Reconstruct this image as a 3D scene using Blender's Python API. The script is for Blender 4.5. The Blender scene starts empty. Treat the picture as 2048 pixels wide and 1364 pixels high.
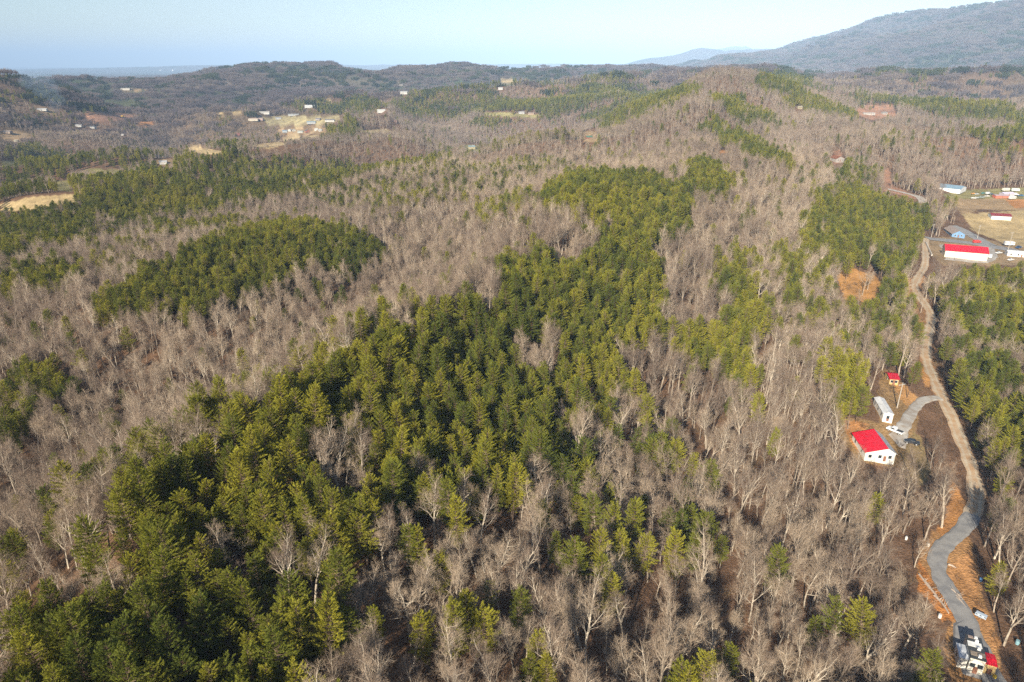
import bpy, bmesh, math, random
import numpy as np
from mathutils import Vector, Matrix

S = bpy.context.scene
COL = S.collection
R = math.radians
# ------------------------------------------------------------------ camera
CAM = np.array([0.0, 0.0, 100.0]); PITCH = R(22.05); FPX = 1365.0
cd = bpy.data.cameras.new('camera'); cam = bpy.data.objects.new('camera', cd); COL.objects.link(cam)
cam.location = CAM; cam.rotation_euler = (R(90) - PITCH, 0, 0)
cd.sensor_width = 36; cd.lens = 36 * FPX / 2048; cd.clip_start = 1; cd.clip_end = 120000
S.camera = cam
# ------------------------------------------------------------------ light
SUN_EL = 27.0; SUN_AZ = 204.0          # compass style: 0 = +Y, clockwise
W = bpy.data.worlds.new('World'); S.world = W; W.use_nodes = True
nt = W.node_tree; nt.nodes.clear()
o_ = nt.nodes.new('ShaderNodeOutputWorld'); bg = nt.nodes.new('ShaderNodeBackground')
sky = nt.nodes.new('ShaderNodeTexSky'); sky.sky_type = 'NISHITA'; sky.sun_disc = False
sky.sun_elevation = R(SUN_EL); sky.sun_rotation = R(SUN_AZ)
sky.altitude = 300; sky.air_density = 1.0; sky.dust_density = 0.3; sky.ozone_density = 2.4; sky.ozone_density = 1.0
bg.inputs[1].default_value = 0.068
tcw = nt.nodes.new('ShaderNodeTexCoord'); mpw = nt.nodes.new('ShaderNodeMapping'); mpw.inputs['Scale'].default_value = (1.5, 1.5, 14); mpw.inputs['Rotation'].default_value = (0.05, 0.1, 0.4)
nw = nt.nodes.new('ShaderNodeTexNoise'); nw.inputs['Scale'].default_value = 1.7; nw.inputs['Detail'].default_value = 7; rw = nt.nodes.new('ShaderNodeMapRange')
rw.inputs[1].default_value = .46; rw.inputs[2].default_value = .80; rw.inputs[3].default_value = 0; rw.inputs[4].default_value = .4; mw = nt.nodes.new('ShaderNodeMix'); mw.data_type = 'RGBA'
mw.inputs[7].default_value = (7.2, 7.7, 8.2, 1)
for a_, b_ in ((tcw.outputs['Generated'], mpw.inputs[0]), (mpw.outputs[0], nw.inputs[0]), (nw.outputs[0], rw.inputs[0]), (rw.outputs[0], mw.inputs[0]), (sky.outputs[0], mw.inputs[6]), (mw.outputs[2], bg.inputs[0])): nt.links.new(a_, b_); nt.links.new(bg.outputs[0], o_.inputs[0])
sl = bpy.data.lights.new('sun', 'SUN'); sun = bpy.data.objects.new('sun', sl); COL.objects.link(sun)
sl.energy = 5.0; sl.angle = R(0.5); sl.color = (1.0, 0.89, 0.71)
sdir = Vector((math.sin(R(SUN_AZ)) * math.cos(R(SUN_EL)), math.cos(R(SUN_AZ)) * math.cos(R(SUN_EL)), math.sin(R(SUN_EL))))
sun.rotation_euler = sdir.to_track_quat('Z', 'Y').to_euler(); sun.location = (0, -50, 200)
S.view_settings.view_transform = 'Standard'; S.view_settings.look = 'None'
S.view_settings.exposure = 0.9; S.view_settings.gamma = 1.0
S.render.engine = 'CYCLES'
cy = S.cycles
cy.max_bounces = 4; cy.diffuse_bounces = 2; cy.glossy_bounces = 2; cy.transmission_bounces = 2
cy.volume_bounces = 0; cy.transparent_max_bounces = 4
cy.use_denoising = False; cy.denoiser = "OPENIMAGEDENOISE"; cy.denoising_input_passes = "RGB_ALBEDO_NORMAL"; cy.denoising_prefilter = "ACCURATE"
cy.use_adaptive_sampling = True; cy.adaptive_threshold = 0.008
cy.caustics_reflective = False; cy.caustics_refractive = False

# ------------------------------------------------------------------ tags
def tag(o, label=None, cat=None, group=None, kind=None):
    if label: o['label'] = label
    if cat: o['category'] = cat
    if group: o['group'] = group
    if kind: o['kind'] = kind
    return o
def empty(name, loc, rz=0.0):
    o = bpy.data.objects.new(name, None); COL.objects.link(o)
    o.location = loc; o.rotation_euler = (0, 0, rz); o.empty_display_size = 0.5
    return o

# ------------------------------------------------------------------ noise
def _h(ix, iy, seed):
    n = (ix.astype(np.int64) * 374761393 + iy.astype(np.int64) * 668265263 + seed * 974634777) & 0x7fffffff
    n = ((n ^ (n >> 13)) * 1274126177) & 0x7fffffff
    n = (n ^ (n >> 16)) & 0xffff
    return n / 65535.0
def vnoise(x, y, seed=0):
    x = np.asarray(x, float); y = np.asarray(y, float)
    ix = np.floor(x); iy = np.floor(y); fx = x - ix; fy = y - iy
    fx = fx * fx * fx * (fx * (fx * 6 - 15) + 10); fy = fy * fy * fy * (fy * (fy * 6 - 15) + 10)
    a = _h(ix, iy, seed); b = _h(ix + 1, iy, seed); c = _h(ix, iy + 1, seed); d = _h(ix + 1, iy + 1, seed)
    return (a * (1 - fx) + b * fx) * (1 - fy) + (c * (1 - fx) + d * fx) * fy
def fbm(x, y, seed=0, oct=4):
    s = 0; a = 0.5; t = 0
    for k in range(oct):
        s = s + a * vnoise(x * 2 ** k + 13.7 * k, y * 2 ** k - 7.1 * k, seed + k); t += a; a *= 0.5
    return s / t
def sstep(a, b, x):
    t = np.clip((x - a) / (b - a), 0, 1); return t * t * (3 - 2 * t)

# ------------------------------------------------------------------ projection helpers (used to read distances off the photo)
cp, sp = math.cos(PITCH), math.sin(PITCH)
def ray(px, py):
    u = (px - 1024) / FPX; v = (682 - py) / FPX
    return np.array([u, cp + v * sp, -sp + v * cp])
def project(x, y, z):
    dx = np.asarray(x) - CAM[0]; dy = np.asarray(y) - CAM[1]; dz = np.asarray(z) - CAM[2]
    f = dy * cp - dz * sp; w = dy * sp + dz * cp
    f = np.where(f < 1, 1, f)
    return 1024 + FPX * dx / f, 682 - FPX * w / f, f
def on_plane(px, py, z):
    d = ray(px, py); t = (z - CAM[2]) / d[2]; return CAM[0] + d[0] * t, CAM[1] + d[1] * t
def at_dist(px, py, D):
    d = ray(px, py); t = D / d[1]; return CAM[0] + d[0] * t, CAM[1] + d[1] * t, CAM[2] + d[2] * t

# ------------------------------------------------------------------ terrain
TH = 11.2; TS = .63   # canopy height above ground
CP = []     # x, y, z
def g(px, py, z): x, y = on_plane(px, py, z); CP.append((x, y, z))              # ground seen at this pixel
def c(px, py, z): x, y = on_plane(px, py, z + TH * .8); CP.append((x, y, z))     # canopy seen at this pixel
def d(px, py, D, off=TH * .8): x, y, z = at_dist(px, py, D); CP.append((x, y, z - off - (15 if D > 1850 else 4 if D > 1200 else 0)))
# right valley
for a in [(1960,1345,3),(1880,1110,4),(1935,1240,3.5),(1950,1040,4),(1755,905,7),(1775,830,8),(1870,770,6),(1930,920,4.5),(1850,640,5),(1840,560,4),
          (1850,500,3),(1930,515,2.5),(1990,455,4),(2040,500,2.5),(1920,388,8),(2040,385,10),(1780,370,12),(1700,570,10),(1840,395,9)]: g(*a)
for a in [(2040,1200,4),(2048,900,5),(2040,650,4),(2200,900,8),(2300,500,8),(1980,300,14),(1750,300,18),(1850,340,12),(2046,300,16),(1650,330,22),
          (1700,480,10),(1620,430,14)]: c(*a)
# the near ridge and its flanks
for a in [(60,1300,27),(250,1150,28),(100,1000,20),(0,1150,24),(450,1000,28),(600,1250,25),(1024,1364,20),(800,1150,24),(1300,1364,14),(1600,1364,8),(1780,1250,5),
          (700,800,27),(600,780,27),(880,720,28),(850,950,24),(1050,900,20),(1300,1000,12),(1550,1000,8),(1650,950,7),(1000,640,29),(1090,560,29),
          (1200,560,27),(1400,700,15),(1550,750,10),(1500,560,14),(1600,650,9),(1240,400,33),(1150,370,34),(1330,380,32),(1420,340,33),(1400,450,24),(1550,450,16),
          (1300,800,12)]: c(*a)
for a in [(250,1015,32),(430,855,33),(580,785,33),(700,690,33),(830,640,34),(1000,585,34),(1090,405,35)]: c(*a)
# hardwood slope behind the ridge, next spurs on the left
for a in [(60,1000,5),(150,900,2),(350,800,1),(500,720,2),(640,640,3),(760,590,5),(880,490,10),(1000,400,17),(0,900,-1),(250,700,1),(0,780,-4),(60,650,-4),
          (560,470,14),(700,460,15),(300,550,11),(400,510,13),(200,600,8),(60,600,0),(0,500,-8),(200,480,-8),(400,438,-8),(560,418,-6),(700,430,-2),
          (800,400,12),(950,380,14),(700,380,0),(450,350,-4),(300,370,-8),(650,330,-2),(1100,340,18),(1250,320,22),
          (900,330,6),(1060,300,12),(940,290,4),(1180,270,16)]: c(*a)
for a in [(80,405,-20),(190,343,-20),(400,300,-20),(560,288,-20),(600,275,-20),(10,325,-20),(600,240,-18),(220,235,-15),(80,222,-10),(20,265,-20),(330,322,-16)]: g(*a)
# far crests read off the photo (pixel, distance)
for a in [(1450,235,760),(1480,165,1250),(1400,162,1150),(1330,180,1050),(1250,200,1000),(1380,232,720),(1560,300,700),(1600,250,900),(1600,200,1300),
          (1750,212,1300),(1900,180,1500),(2040,160,1700),(1700,185,1600),(1580,128,2100),(1500,150,1900),(1640,150,2300),(1800,150,2300),(1950,140,2300),
          (2048,130,2400),(1400,140,2600),(1250,150,2600),(1100,160,2300),(960,175,1900),(1000,205,1500),(1170,205,1400),(840,150,2600),(800,170,2000),
          (0,178,1700),(60,195,1500),(150,165,2300),(300,145,2700),(420,142,2600),(500,128,2900),(560,135,2800),(640,138,2900),(700,124,3000),(760,130,2900),
          (870,128,3200),(1000,134,3400),(1100,132,3400),(1200,130,3600),(560,180,2200),(400,190,2100),(200,190,2200),(700,190,1900),(860,225,1500),(700,230,1700),
          (1050,250,1000),(850,270,1050),(400,240,1800),(300,260,1600),(700,290,1000),(100,290,1300),(-200,190,2500),(-200,300,1200),(-300,600,400),
          (2300,150,2500),(2300,250,1200)]: d(*a)
CP += [(-2400,3200,-50),(-1800,3800,-50),(-3000,4000,-50),(-1250,4300,-45),(-60,20,28),(0,20,24),(60,20,14),(120,20,6),(-120,0,24),(0,-100,24),(200,-50,8),(-250,-50,20),(0,-400,20),(400,-200,20),(-500,-200,10)]
CP = np.array(CP)
def warp(x, y):
    r = np.sqrt(x * x + y * y) + 30.0
    return np.arctan2(x, y + 0.0) * 1.6 * np.clip(r / 90, 0, 1), np.log(r)
_cu, _cv = warp(CP[:, 0], CP[:, 1])
def _k(d2): return np.where(d2 > 1e-12, 0.5 * d2 * np.log(d2 + 1e-30), 0)
_n = len(CP)
_A = np.zeros((_n + 3, _n + 3)); _A[:_n, :_n] = _k((_cu[:, None] - _cu) ** 2 + (_cv[:, None] - _cv) ** 2) + np.eye(_n) * 0.0015
_A[:_n, _n] = 1; _A[:_n, _n + 1] = _cu; _A[:_n, _n + 2] = _cv; _A[_n:, :_n] = _A[:_n, _n:].T
_w = np.linalg.solve(_A, np.concatenate([CP[:, 2], [0, 0, 0]]))
def _seg_mount(x, y, pts, width, seed, ht):
    best = np.full(x.shape, -1e9); S_ = np.zeros(x.shape); D_ = np.zeros(x.shape); s0 = 0.0
    for (ax, ay, az_), (bx, by, bz) in zip(pts[:-1], pts[1:]):
        vx, vy = bx - ax, by - ay
        t = np.clip(((x - ax) * vx + (y - ay) * vy) / (vx * vx + vy * vy), 0, 1)
        dd = np.hypot(x - ax - t * vx, y - ay - t * vy); h = az_ + t * (bz - az_)
        q = np.clip(1 - dd / width, 0, 1); hh = (h + 30) * q ** 1.25 - 30; ln = math.hypot(vx, vy)
        up = hh > best; S_ = np.where(up, s0 + t * ln, S_); D_ = np.where(up, dd, D_); best = np.where(up, hh, best); s0 += ln
    rg_ = 1 - np.abs(2 * fbm(S_ / 620 + .25 * np.sin(D_ / 500), D_ / 2600, seed + 7, 3) - 1); best = best - (1 - rg_) * 190 * np.clip(D_ / 500, 0, 1) * np.clip((best + 30) / 250, 0, 1)
    sp_ = fbm(x / 520, y / 520, seed, 4) - 0.5
    return best + sp_ * ht * np.clip((best + 30) / 300, 0, 1) * 4 * np.clip((best + 30) / 400, 0, 1) * (1 - np.clip((best + 30) / 560, 0, 1))
def crest(l): return [(lambda q: (q[0], q[1], q[2] - 10))(at_dist(*a)) for a in l]
M1 = crest([(1480,130,8200),(1570,100,7600),(1640,80,7000),(1700,60,6500),(1740,40,6000),(1830,23,5600),(1900,16,5200),(2000,3,4800),(2060,-10,4500),(2200,-40,4200),(2500,-60,4000)])
M2 = crest([(1280,128,12500),(1350,110,12300),(1405,91,12000),(1450,99,12000),(1500,93,11800),(1560,98,11500),(1660,80,11500)])
M3 = crest([(1400,100,19000),(1440,94,19000),(1490,89,19000),(1540,99,19000)])
M4 = crest([(100,136,17000),(180,135,15500),(330,131,15000),(440,128,15500),(560,130,16000),(760,128,17000),(1000,127,19000),(1250,126,19000)])
def H(x, y):
    x = np.atleast_1d(np.asarray(x, float)); y = np.atleast_1d(np.asarray(y, float)); sh = x.shape; x = x.ravel(); y = y.ravel()
    z = np.empty(x.shape)
    for i in range(0, len(x), 40000):
        u, v = warp(x[i:i + 40000], y[i:i + 40000])
        z[i:i + 40000] = _k((u[:, None] - _cu) ** 2 + (v[:, None] - _cv) ** 2) @ _w[:_n] + _w[_n] + _w[_n + 1] * u + _w[_n + 2] * v
    r = np.hypot(x, y)
    z = np.clip(z, -40, 140)
    amp = sstep(300, 900, r)
    rid = 1 - np.abs(2 * fbm(x / 470 + 3, y / 470, 11, 3) - 1)
    z = z + amp * (fbm(x / 170, y / 170, 5, 3) - 0.5) * 30 + amp * (.55 + .45 * sstep(900, 2200, r)) * (rid - 0.75) * (110 + 70 * sstep(650, 900, r) * (1 - sstep(1900, 2500, r)))
    far = sstep(3200, 4800, r)
    zf = -75 + 90 * fbm(x / 900, y / 900, 21, 4) * (1 - 0.6 * sstep(7000, 12000, r))
    z = z * (1 - far) + zf * far
    m = r > 2000
    if m.any():
        xm, ym = x[m], y[m]
        zz = z[m]
        for pts, wd, s, ht in ((M1, 2300, 31, 120), (M2, 2200, 41, 70), (M3, 2500, 51, 40), (M4, 2000, 61, 20)):
            zz = np.maximum(zz, _seg_mount(xm, ym, pts, wd, s, ht))
        z[m] = zz
    # gentle fine relief near
    z = z + (fbm(x / 25, y / 25, 71, 3) - 0.5) * 1.6
    return z.reshape(sh)
def H1(x, y): return float(H(x, y)[0])
def hit(px, py, lo=30.0, hi=9000.0):
    """ground point seen at a photo pixel"""
    dd = ray(px, py); t = lo * 1.006 ** np.arange(int(math.log(hi / lo) / math.log(1.006)))
    X = CAM[0] + dd[0] * t; Y = CAM[1] + dd[1] * t; Z = CAM[2] + dd[2] * t
    below = np.where(Z < H(X, Y))[0]
    if len(below) == 0: return X[-1], Y[-1], H1(X[-1], Y[-1])
    k = below[0]; a, b = t[max(k - 1, 0)], t[k]
    for _ in range(18):
        m = (a + b) / 2
        if CAM[2] + dd[2] * m < H1(CAM[0] + dd[0] * m, CAM[1] + dd[1] * m): b = m
        else: a = m
    x, y = CAM[0] + dd[0] * a, CAM[1] + dd[1] * a
    return x, y, H1(x, y)

# ------------------------------------------------------------------ polygons read off the photo
def inpoly(px, py, poly):
    r = np.zeros(np.shape(px), bool); n = len(poly); j = n - 1
    for i in range(n):
        xi, yi = poly[i]; xj, yj = poly[j]
        if yi != yj:
            r ^= ((yi > py) != (yj > py)) & (px < (xj - xi) * (py - yi) / (yj - yi) + xi)
        j = i
    return r
def ell(cx, cy, a, b): return [(cx + a * math.cos(t), cy + b * math.sin(t)) for t in [k * math.pi / 6 for k in range(12)]]
PINES = [  # (polygon of crown tops, share of pines)
 ([(160,1080),(240,1000),(320,915),(430,840),(520,785),(580,760),(640,712),(700,675),(760,652),(820,622),(900,608),(980,600),(1010,560),(980,515),(1060,500),(1150,508),(1200,480),(1180,450),(1230,455),(1180,430),(1080,395),(1100,360),(1160,342),(1240,342),(1330,350),(1380,365),(1390,400),(1380,450),(1310,470),(1290,490),(1330,520),(1330,600),(1320,650),(1260,680),(1230,720),(1290,750),(1200,770),(1100,790),(1090,860),(1060,930),(1000,980),(900,980),(850,1050),(740,1040),(700,1090),(600,1110),(500,1130),(400,1100),(350,1150),(250,1120)], .985),
 ([(0,1110),(60,1170),(200,1150),(300,1120),(420,1130),(560,1150),(700,1130),(720,1220),(640,1300),(560,1500),(0,1500)], .9),
 ([(180,620),(200,580),(280,530),(370,490),(450,460),(540,440),(640,440),(760,465),(770,500),(700,540),(640,520),(560,560),(420,600),(380,640),(350,610),(270,610)], .85),
 ([(0,530),(60,525),(160,520),(170,545),(60,570),(0,575)], .8),
 ([(200,370),(250,335),(330,345),(430,330),(560,310),(700,320),(740,340),(700,360),(640,380),(560,390),(430,410),(340,415),(280,400)], .62),
 ([(0,300),(60,285),(150,300),(300,310),(290,330),(230,335),(120,345),(60,360),(0,370)], .62),
 ([(1370,330),(1400,313),(1480,350),(1440,385),(1380,370)], .95),
 ([(1600,440),(1640,375),(1700,365),(1800,400),(1870,420),(1850,480),(1810,530),(1740,535),(1680,510),(1600,500)], .82),
 ([(1420,530),(1480,510),(1500,570),(1545,640),(1500,680),(1515,740),(1480,755),(1430,710),(1350,680),(1340,640),(1430,640),(1470,600),(1430,560)], .85),
 ([(1650,740),(1690,690),(1740,720),(1765,790),(1700,810),(1650,790)], .92),
 ([(1880,600),(1920,540),(1990,525),(2100,540),(2100,680),(1990,690),(1900,640)], .62),
 ([(1900,740),(1950,715),(2100,730),(2100,950),(2020,930),(1960,830)], .55),
 ([(1150,228),(1300,182),(1400,160),(1400,185),(1280,213),(1180,242)], .85),
 ([(1390,240),(1440,230),(1540,290),(1590,330),(1520,318),(1440,275)], .8),
 ([(1420,190),(1480,178),(1540,245),(1480,240)], .7),
 ([(620,400),(760,350),(870,325),(1000,325),(1130,300),(1150,330),(1000,370),(860,390),(740,420)], .3),
 ([(940,400),(1060,380),(1080,410),(960,440)], .5),
 ([(0,730),(110,700),(160,760),(100,790),(0,880)], .55),
 ([(940,205),(1000,195),(1170,190),(1180,215),(1080,222),(950,220)], .9),
 ([(560,205),(700,180),(760,195),(740,215),(620,225)], .85),
 ([(1500,160),(1560,130),(1630,150),(1620,170),(1540,180)], .85),
 ([(1700,155),(1850,110),(2000,95),(2060,80),(2060,95),(1900,120),(1800,140)], .75),
 ([(1930,150),(2060,125),(2060,145),(1960,165)], .9),
 ([(1640,325),(1700,300),(1760,330),(1740,370),(1690,370)], .45),
 ([(1990,260),(2060,225),(2060,300),(2000,280)], .6),
 ([(150,545),(200,430),(260,440),(330,480),(280,530)], .15),
 (ell(1175,1105,38,45), .9), (ell(1190,1180,26,22), .9), (ell(1375,1070,40,30), .8), (ell(1330,895,32,28), .95), (ell(830,1070,34,28), .8),
 (ell(1110,850,22,30), .7), (ell(1400,1345,35,18), .9), (ell(1060,1300,40,22), .8), (ell(900,1120,40,24), .5), (ell(1160,760,26,26), .8), (ell(640,1180,40,30), .6),
 (ell(960,1180,40,30), .5), (ell(870,1250,60,40), .35), (ell(280,455,90,18), .5), (ell(1240,1090,25,25), .7), (ell(1700,670,25,20), .3), (ell(1830,740,30,40), .35),
 (ell(1790,650,30,25), .4), (ell(1900,1020,14,14), .8),(ell(100,230,60,16), .5),(ell(50,190,70,14), .8),(ell(1810,560,25,25),.5),
]
HOLES = [[(600,850),(690,850),(740,920),(740,980),(660,960)], [(1020,640),(1110,650),(1120,735),(1050,720)], [(740,1000),(860,990),(960,1010),(1000,1060),(860,1060),(760,1040)], [(420,1020),(500,1060),(480,1120),(420,1090)],
         [(560,1040),(640,1000),(660,1030),(590,1080)]]
# clearings: ground seen at these pixels, cover colour
TAN = (.44,.33,.17); CLAY = (.46,.22,.085); GRASS = (.25,.22,.095); DRY = (.30,.21,.12); REDC = (.36,.20,.13); GRAV = (.30,.29,.28); PALE = (.40,.31,.17)
CLEAR = [
 ([(0,408),(60,394),(150,388),(152,403),(60,420),(0,424)], TAN), ([(145,346),(180,337),(245,340),(235,349)], GRASS), ([(365,299),(395,293),(445,302),(448,310),(400,307)], TAN),([(720,262),(770,258),(790,264),(740,268)], PALE),([(430,225),(480,222),(490,228),(440,231)], TAN),([(640,200),(690,197),(690,203),(650,205)], PALE),
 ([(495,292),(560,283),(575,288),(540,296)], TAN), ([(555,278),(635,269),(645,275),(570,284)], PALE), ([(495,243),(560,232),(690,232),(680,243),(600,250),(560,250)], (.33,.28,.15)),
 ([(555,258),(650,255),(655,268),(560,270)], DRY), ([(155,238),(200,227),(270,229),(265,237),(200,244)], REDC), ([(270,245),(310,243),(305,249),(272,250)], CLAY), ([(0,322),(40,320),(42,332),(0,335)], GRASS), ([(110,363),(140,360),(142,384),(112,380)], GRASS),
 ([(0,262),(30,260),(75,272),(40,282),(0,280)], DRY), ([(70,218),(115,218),(110,226),(72,226)], DRY), ([(240,176),(300,178),(300,183),(242,183)], DRY),
 ([(310,318),(345,318),(350,330),(312,330)], DRY),([(965,225),(1010,224),(1080,230),(1070,236),(970,231)], GRASS),([(1000,162),(1025,162),(1025,167),(1002,167)], TAN),
 ([(1715,216),(1740,210),(1785,210),(1795,232),(1740,240),(1712,228)], REDC), ([(925,290),(960,290),(960,303),(930,303)], GRASS), ([(1165,262),(1195,262),(1195,285),(1170,285)], DRY),
 ([(1665,305),(1680,300),(1688,325),(1668,330)], REDC), ([(1768,340),(1776,335),(1786,372),(1835,392),(1850,402),(1800,389),(1762,380)], REDC), ([(1435,300),(1455,300),(1458,306),(1430,308)], CLAY),
 ([(1885,388),(1925,380),(2100,372),(2100,402),(1990,398),(1900,402)], GRASS), ([(1900,398),(2000,398),(2100,410),(2100,425),(1960,418),(1925,432)], (.36,.25,.14)),([(2010,400),(2100,393),(2100,418),(2030,416)], CLAY), ([(1925,428),(2060,420),(2100,425),(2100,440),(1935,442)], TAN),
 ([(1930,440),(1985,432),(2100,430),(2100,512),(2000,484),(1945,462)], TAN), ([(1855,476),(1890,474),(1930,470),(2000,485),(2100,505),(2100,560),(2040,530),(1980,532),(1885,530),(1850,500)], DRY),
 ([(1668,538),(1700,534),(1750,548),(1768,578),(1748,608),(1690,598)], (.50,.26,.09)),
 ([(1760,740),(1790,740),(1812,780),(1840,800),(1830,870),(1800,935),(1715,925),(1660,850),(1700,835),(1755,845)], (.30,.19,.09)),
 ([(1812,560),(1850,550),(1862,640),(1880,740),(1900,800),(1880,810),(1840,720),(1815,620)], (.36,.2,.1)),
 ([(1862,1060),(1930,1040),(1955,1150),(1968,1200),(1992,1270),(2008,1340),(1990,1364),(1900,1364),(1880,1300),(1905,1250),(1850,1190),(1830,1130)], (.38,.21,.09)),
 ([(1812,885),(1830,860),(1848,880),(1862,960),(1830,985),(1795,950)], (.25,.18,.085)),
 ([(1690,838),(1740,850),(1718,905),(1700,885)], CLAY), ([(1905,960),(1935,1000),(1930,1050),(1895,1075),(1870,1060),(1895,1030)], (.45,.22,.08)),
 ([(1835,1120),(1850,1140),(1905,1215),(1910,1245),(1880,1240),(1840,1180)], (.48,.20,.06)), ([(1900,1125),(1940,1100),(1950,1150),(1958,1200),(2000,1290),(1990,1300),(1930,1215),(1895,1160)], (.46,.24,.10)),
 ([(1790,760),(1812,770),(1835,800),(1812,812),(1795,790)], (.46,.25,.10)), ([(1840,735),(1862,730),(1872,770),(1850,775)], (.46,.24,.09)),
]
CLEAR_TOPS = [False] * len(CLEAR)

# ------------------------------------------------------------------ material helpers
def nmat(name):
    m = bpy.data.materials.new(name); m.use_nodes = True; nt = m.node_tree
    b = nt.nodes['Principled BSDF']; return m, nt, b
def lum(c, k): return (c[0] * k, c[1] * k, c[2] * k, 1)
def simple(name, col, rough=.8, noise=.18, scale=3.0, metal=0.0, coord='Object'):
    m, nt, b = nmat(name)
    tc = nt.nodes.new('ShaderNodeTexCoord'); n = nt.nodes.new('ShaderNodeTexNoise'); n.inputs['Scale'].default_value = scale; n.inputs['Detail'].default_value = 4
    r = nt.nodes.new('ShaderNodeValToRGB'); r.color_ramp.elements[0].position = .3; r.color_ramp.elements[1].position = .7
    r.color_ramp.elements[0].color = lum(col, 1 - noise); r.color_ramp.elements[1].color = lum(col, 1 + noise)
    nt.links.new(tc.outputs[coord], n.inputs[0]); nt.links.new(n.outputs[0], r.inputs[0]); nt.links.new(r.outputs[0], b.inputs['Base Color'])
    b.inputs['Roughness'].default_value = rough; b.inputs['Metallic'].default_value = metal
    return m
def plant_mat(name, c1, c2, c3, transl=0.0, rough=.75, big=1 / 60.0):
    """per-plant random tint + broad drift over the woods"""
    m, nt, b = nmat(name); L = nt.links
    oi = nt.nodes.new('ShaderNodeObjectInfo')
    geo = nt.nodes.new('ShaderNodeNewGeometry')
    n = nt.nodes.new('ShaderNodeTexNoise'); n.inputs['Scale'].default_value = big; n.inputs['Detail'].default_value = 2
    L.new(geo.outputs['Position'], n.inputs[0])
    r = nt.nodes.new('ShaderNodeValToRGB'); r.color_ramp.elements[0].color = (*c1, 1); r.color_ramp.elements[1].color = (*c3, 1)
    e = r.color_ramp.elements.new(.5); e.color = (*c2, 1); r.color_ramp.elements[0].position = .15; r.color_ramp.elements[2].position = .85
    ma = nt.nodes.new('ShaderNodeMath'); ma.operation = 'MULTIPLY_ADD'; ma.inputs[1].default_value = .75
    L.new(oi.outputs['Random'], ma.inputs[0])
    mb = nt.nodes.new('ShaderNodeMath'); mb.operation = 'MULTIPLY_ADD'; mb.inputs[1].default_value = 1.6; mb.inputs[2].default_value = -.67
    L.new(n.outputs[0], mb.inputs[0]); L.new(mb.outputs[0], ma.inputs[2]); L.new(ma.outputs[0], r.inputs[0])
    n2 = nt.nodes.new('ShaderNodeTexNoise'); n2.inputs['Scale'].default_value = .9; n2.inputs['Detail'].default_value = 3
    L.new(geo.outputs['Position'], n2.inputs[0])
    mx = nt.nodes.new('ShaderNodeMix'); mx.data_type = 'RGBA'; mx.blend_type = 'MULTIPLY'; mx.inputs[0].default_value = 1
    r2 = nt.nodes.new('ShaderNodeMapRange'); r2.inputs[1].default_value = .3; r2.inputs[2].default_value = .7; r2.inputs[3].default_value = .72; r2.inputs[4].default_value = 1.25
    L.new(n2.outputs[0], r2.inputs[0]); L.new(r.outputs[0], mx.inputs[6]); L.new(r2.outputs[0], mx.inputs[7])
    L.new(mx.outputs[2], b.inputs['Base Color']); b.inputs['Roughness'].default_value = rough
    b.inputs['Specular IOR Level'].default_value = .25
    if transl > 0:
        t = nt.nodes.new('ShaderNodeBsdfTranslucent'); ms = nt.nodes.new('ShaderNodeMixShader'); ms.inputs[0].default_value = transl
        L.new(mx.outputs[2], t.inputs[0]); L.new(b.outputs[0], ms.inputs[1]); L.new(t.outputs[0], ms.inputs[2])
        L.new(ms.outputs[0], nt.nodes['Material Output'].inputs[0])
    return m
M_NEEDLE = plant_mat('pine_needles', (.115,.140,.018), (.198,.207,.020), (.305,.285,.026), transl=.1)
M_BARKP = plant_mat('pine_bark', (.12,.08,.055), (.17,.12,.085), (.22,.16,.12))
M_BARKH = plant_mat('hardwood_bark', (.24,.195,.155), (.38,.32,.255), (.54,.47,.38))
M_TWIG = plant_mat('bare_twigs', (.195,.145,.113), (.290,.217,.163), (.41,.32,.235), big=1 / 90.)
M_TWIGF = plant_mat('far_twigs_shaded', (.105,.082,.09), (.145,.112,.112), (.19,.15,.138), big=1 / 400.)  # same twigs, darker and purpler: self-shadowing of distant woods put into the colour
M_NEEDLEF = plant_mat('far_needles_shaded', (.03,.05,.018), (.05,.07,.022), (.08,.10,.026), big=1 / 400.)  # far pines: needle green darkened, canopy shade painted into the colour
M_BARKM = plant_mat('distant_bark', (.22,.18,.145), (.30,.25,.20), (.40,.335,.27))
M_TWIGM = plant_mat('distant_twigs', (.17,.13,.108), (.25,.19,.15), (.345,.27,.205), big=1 / 200.)  # middle tone, stepped towards the painted-in shade of the far twigs
M_BRUSH = plant_mat('brush', (.10,.06,.04), (.16,.10,.065), (.20,.14,.08), big=1 / 40.)

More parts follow.
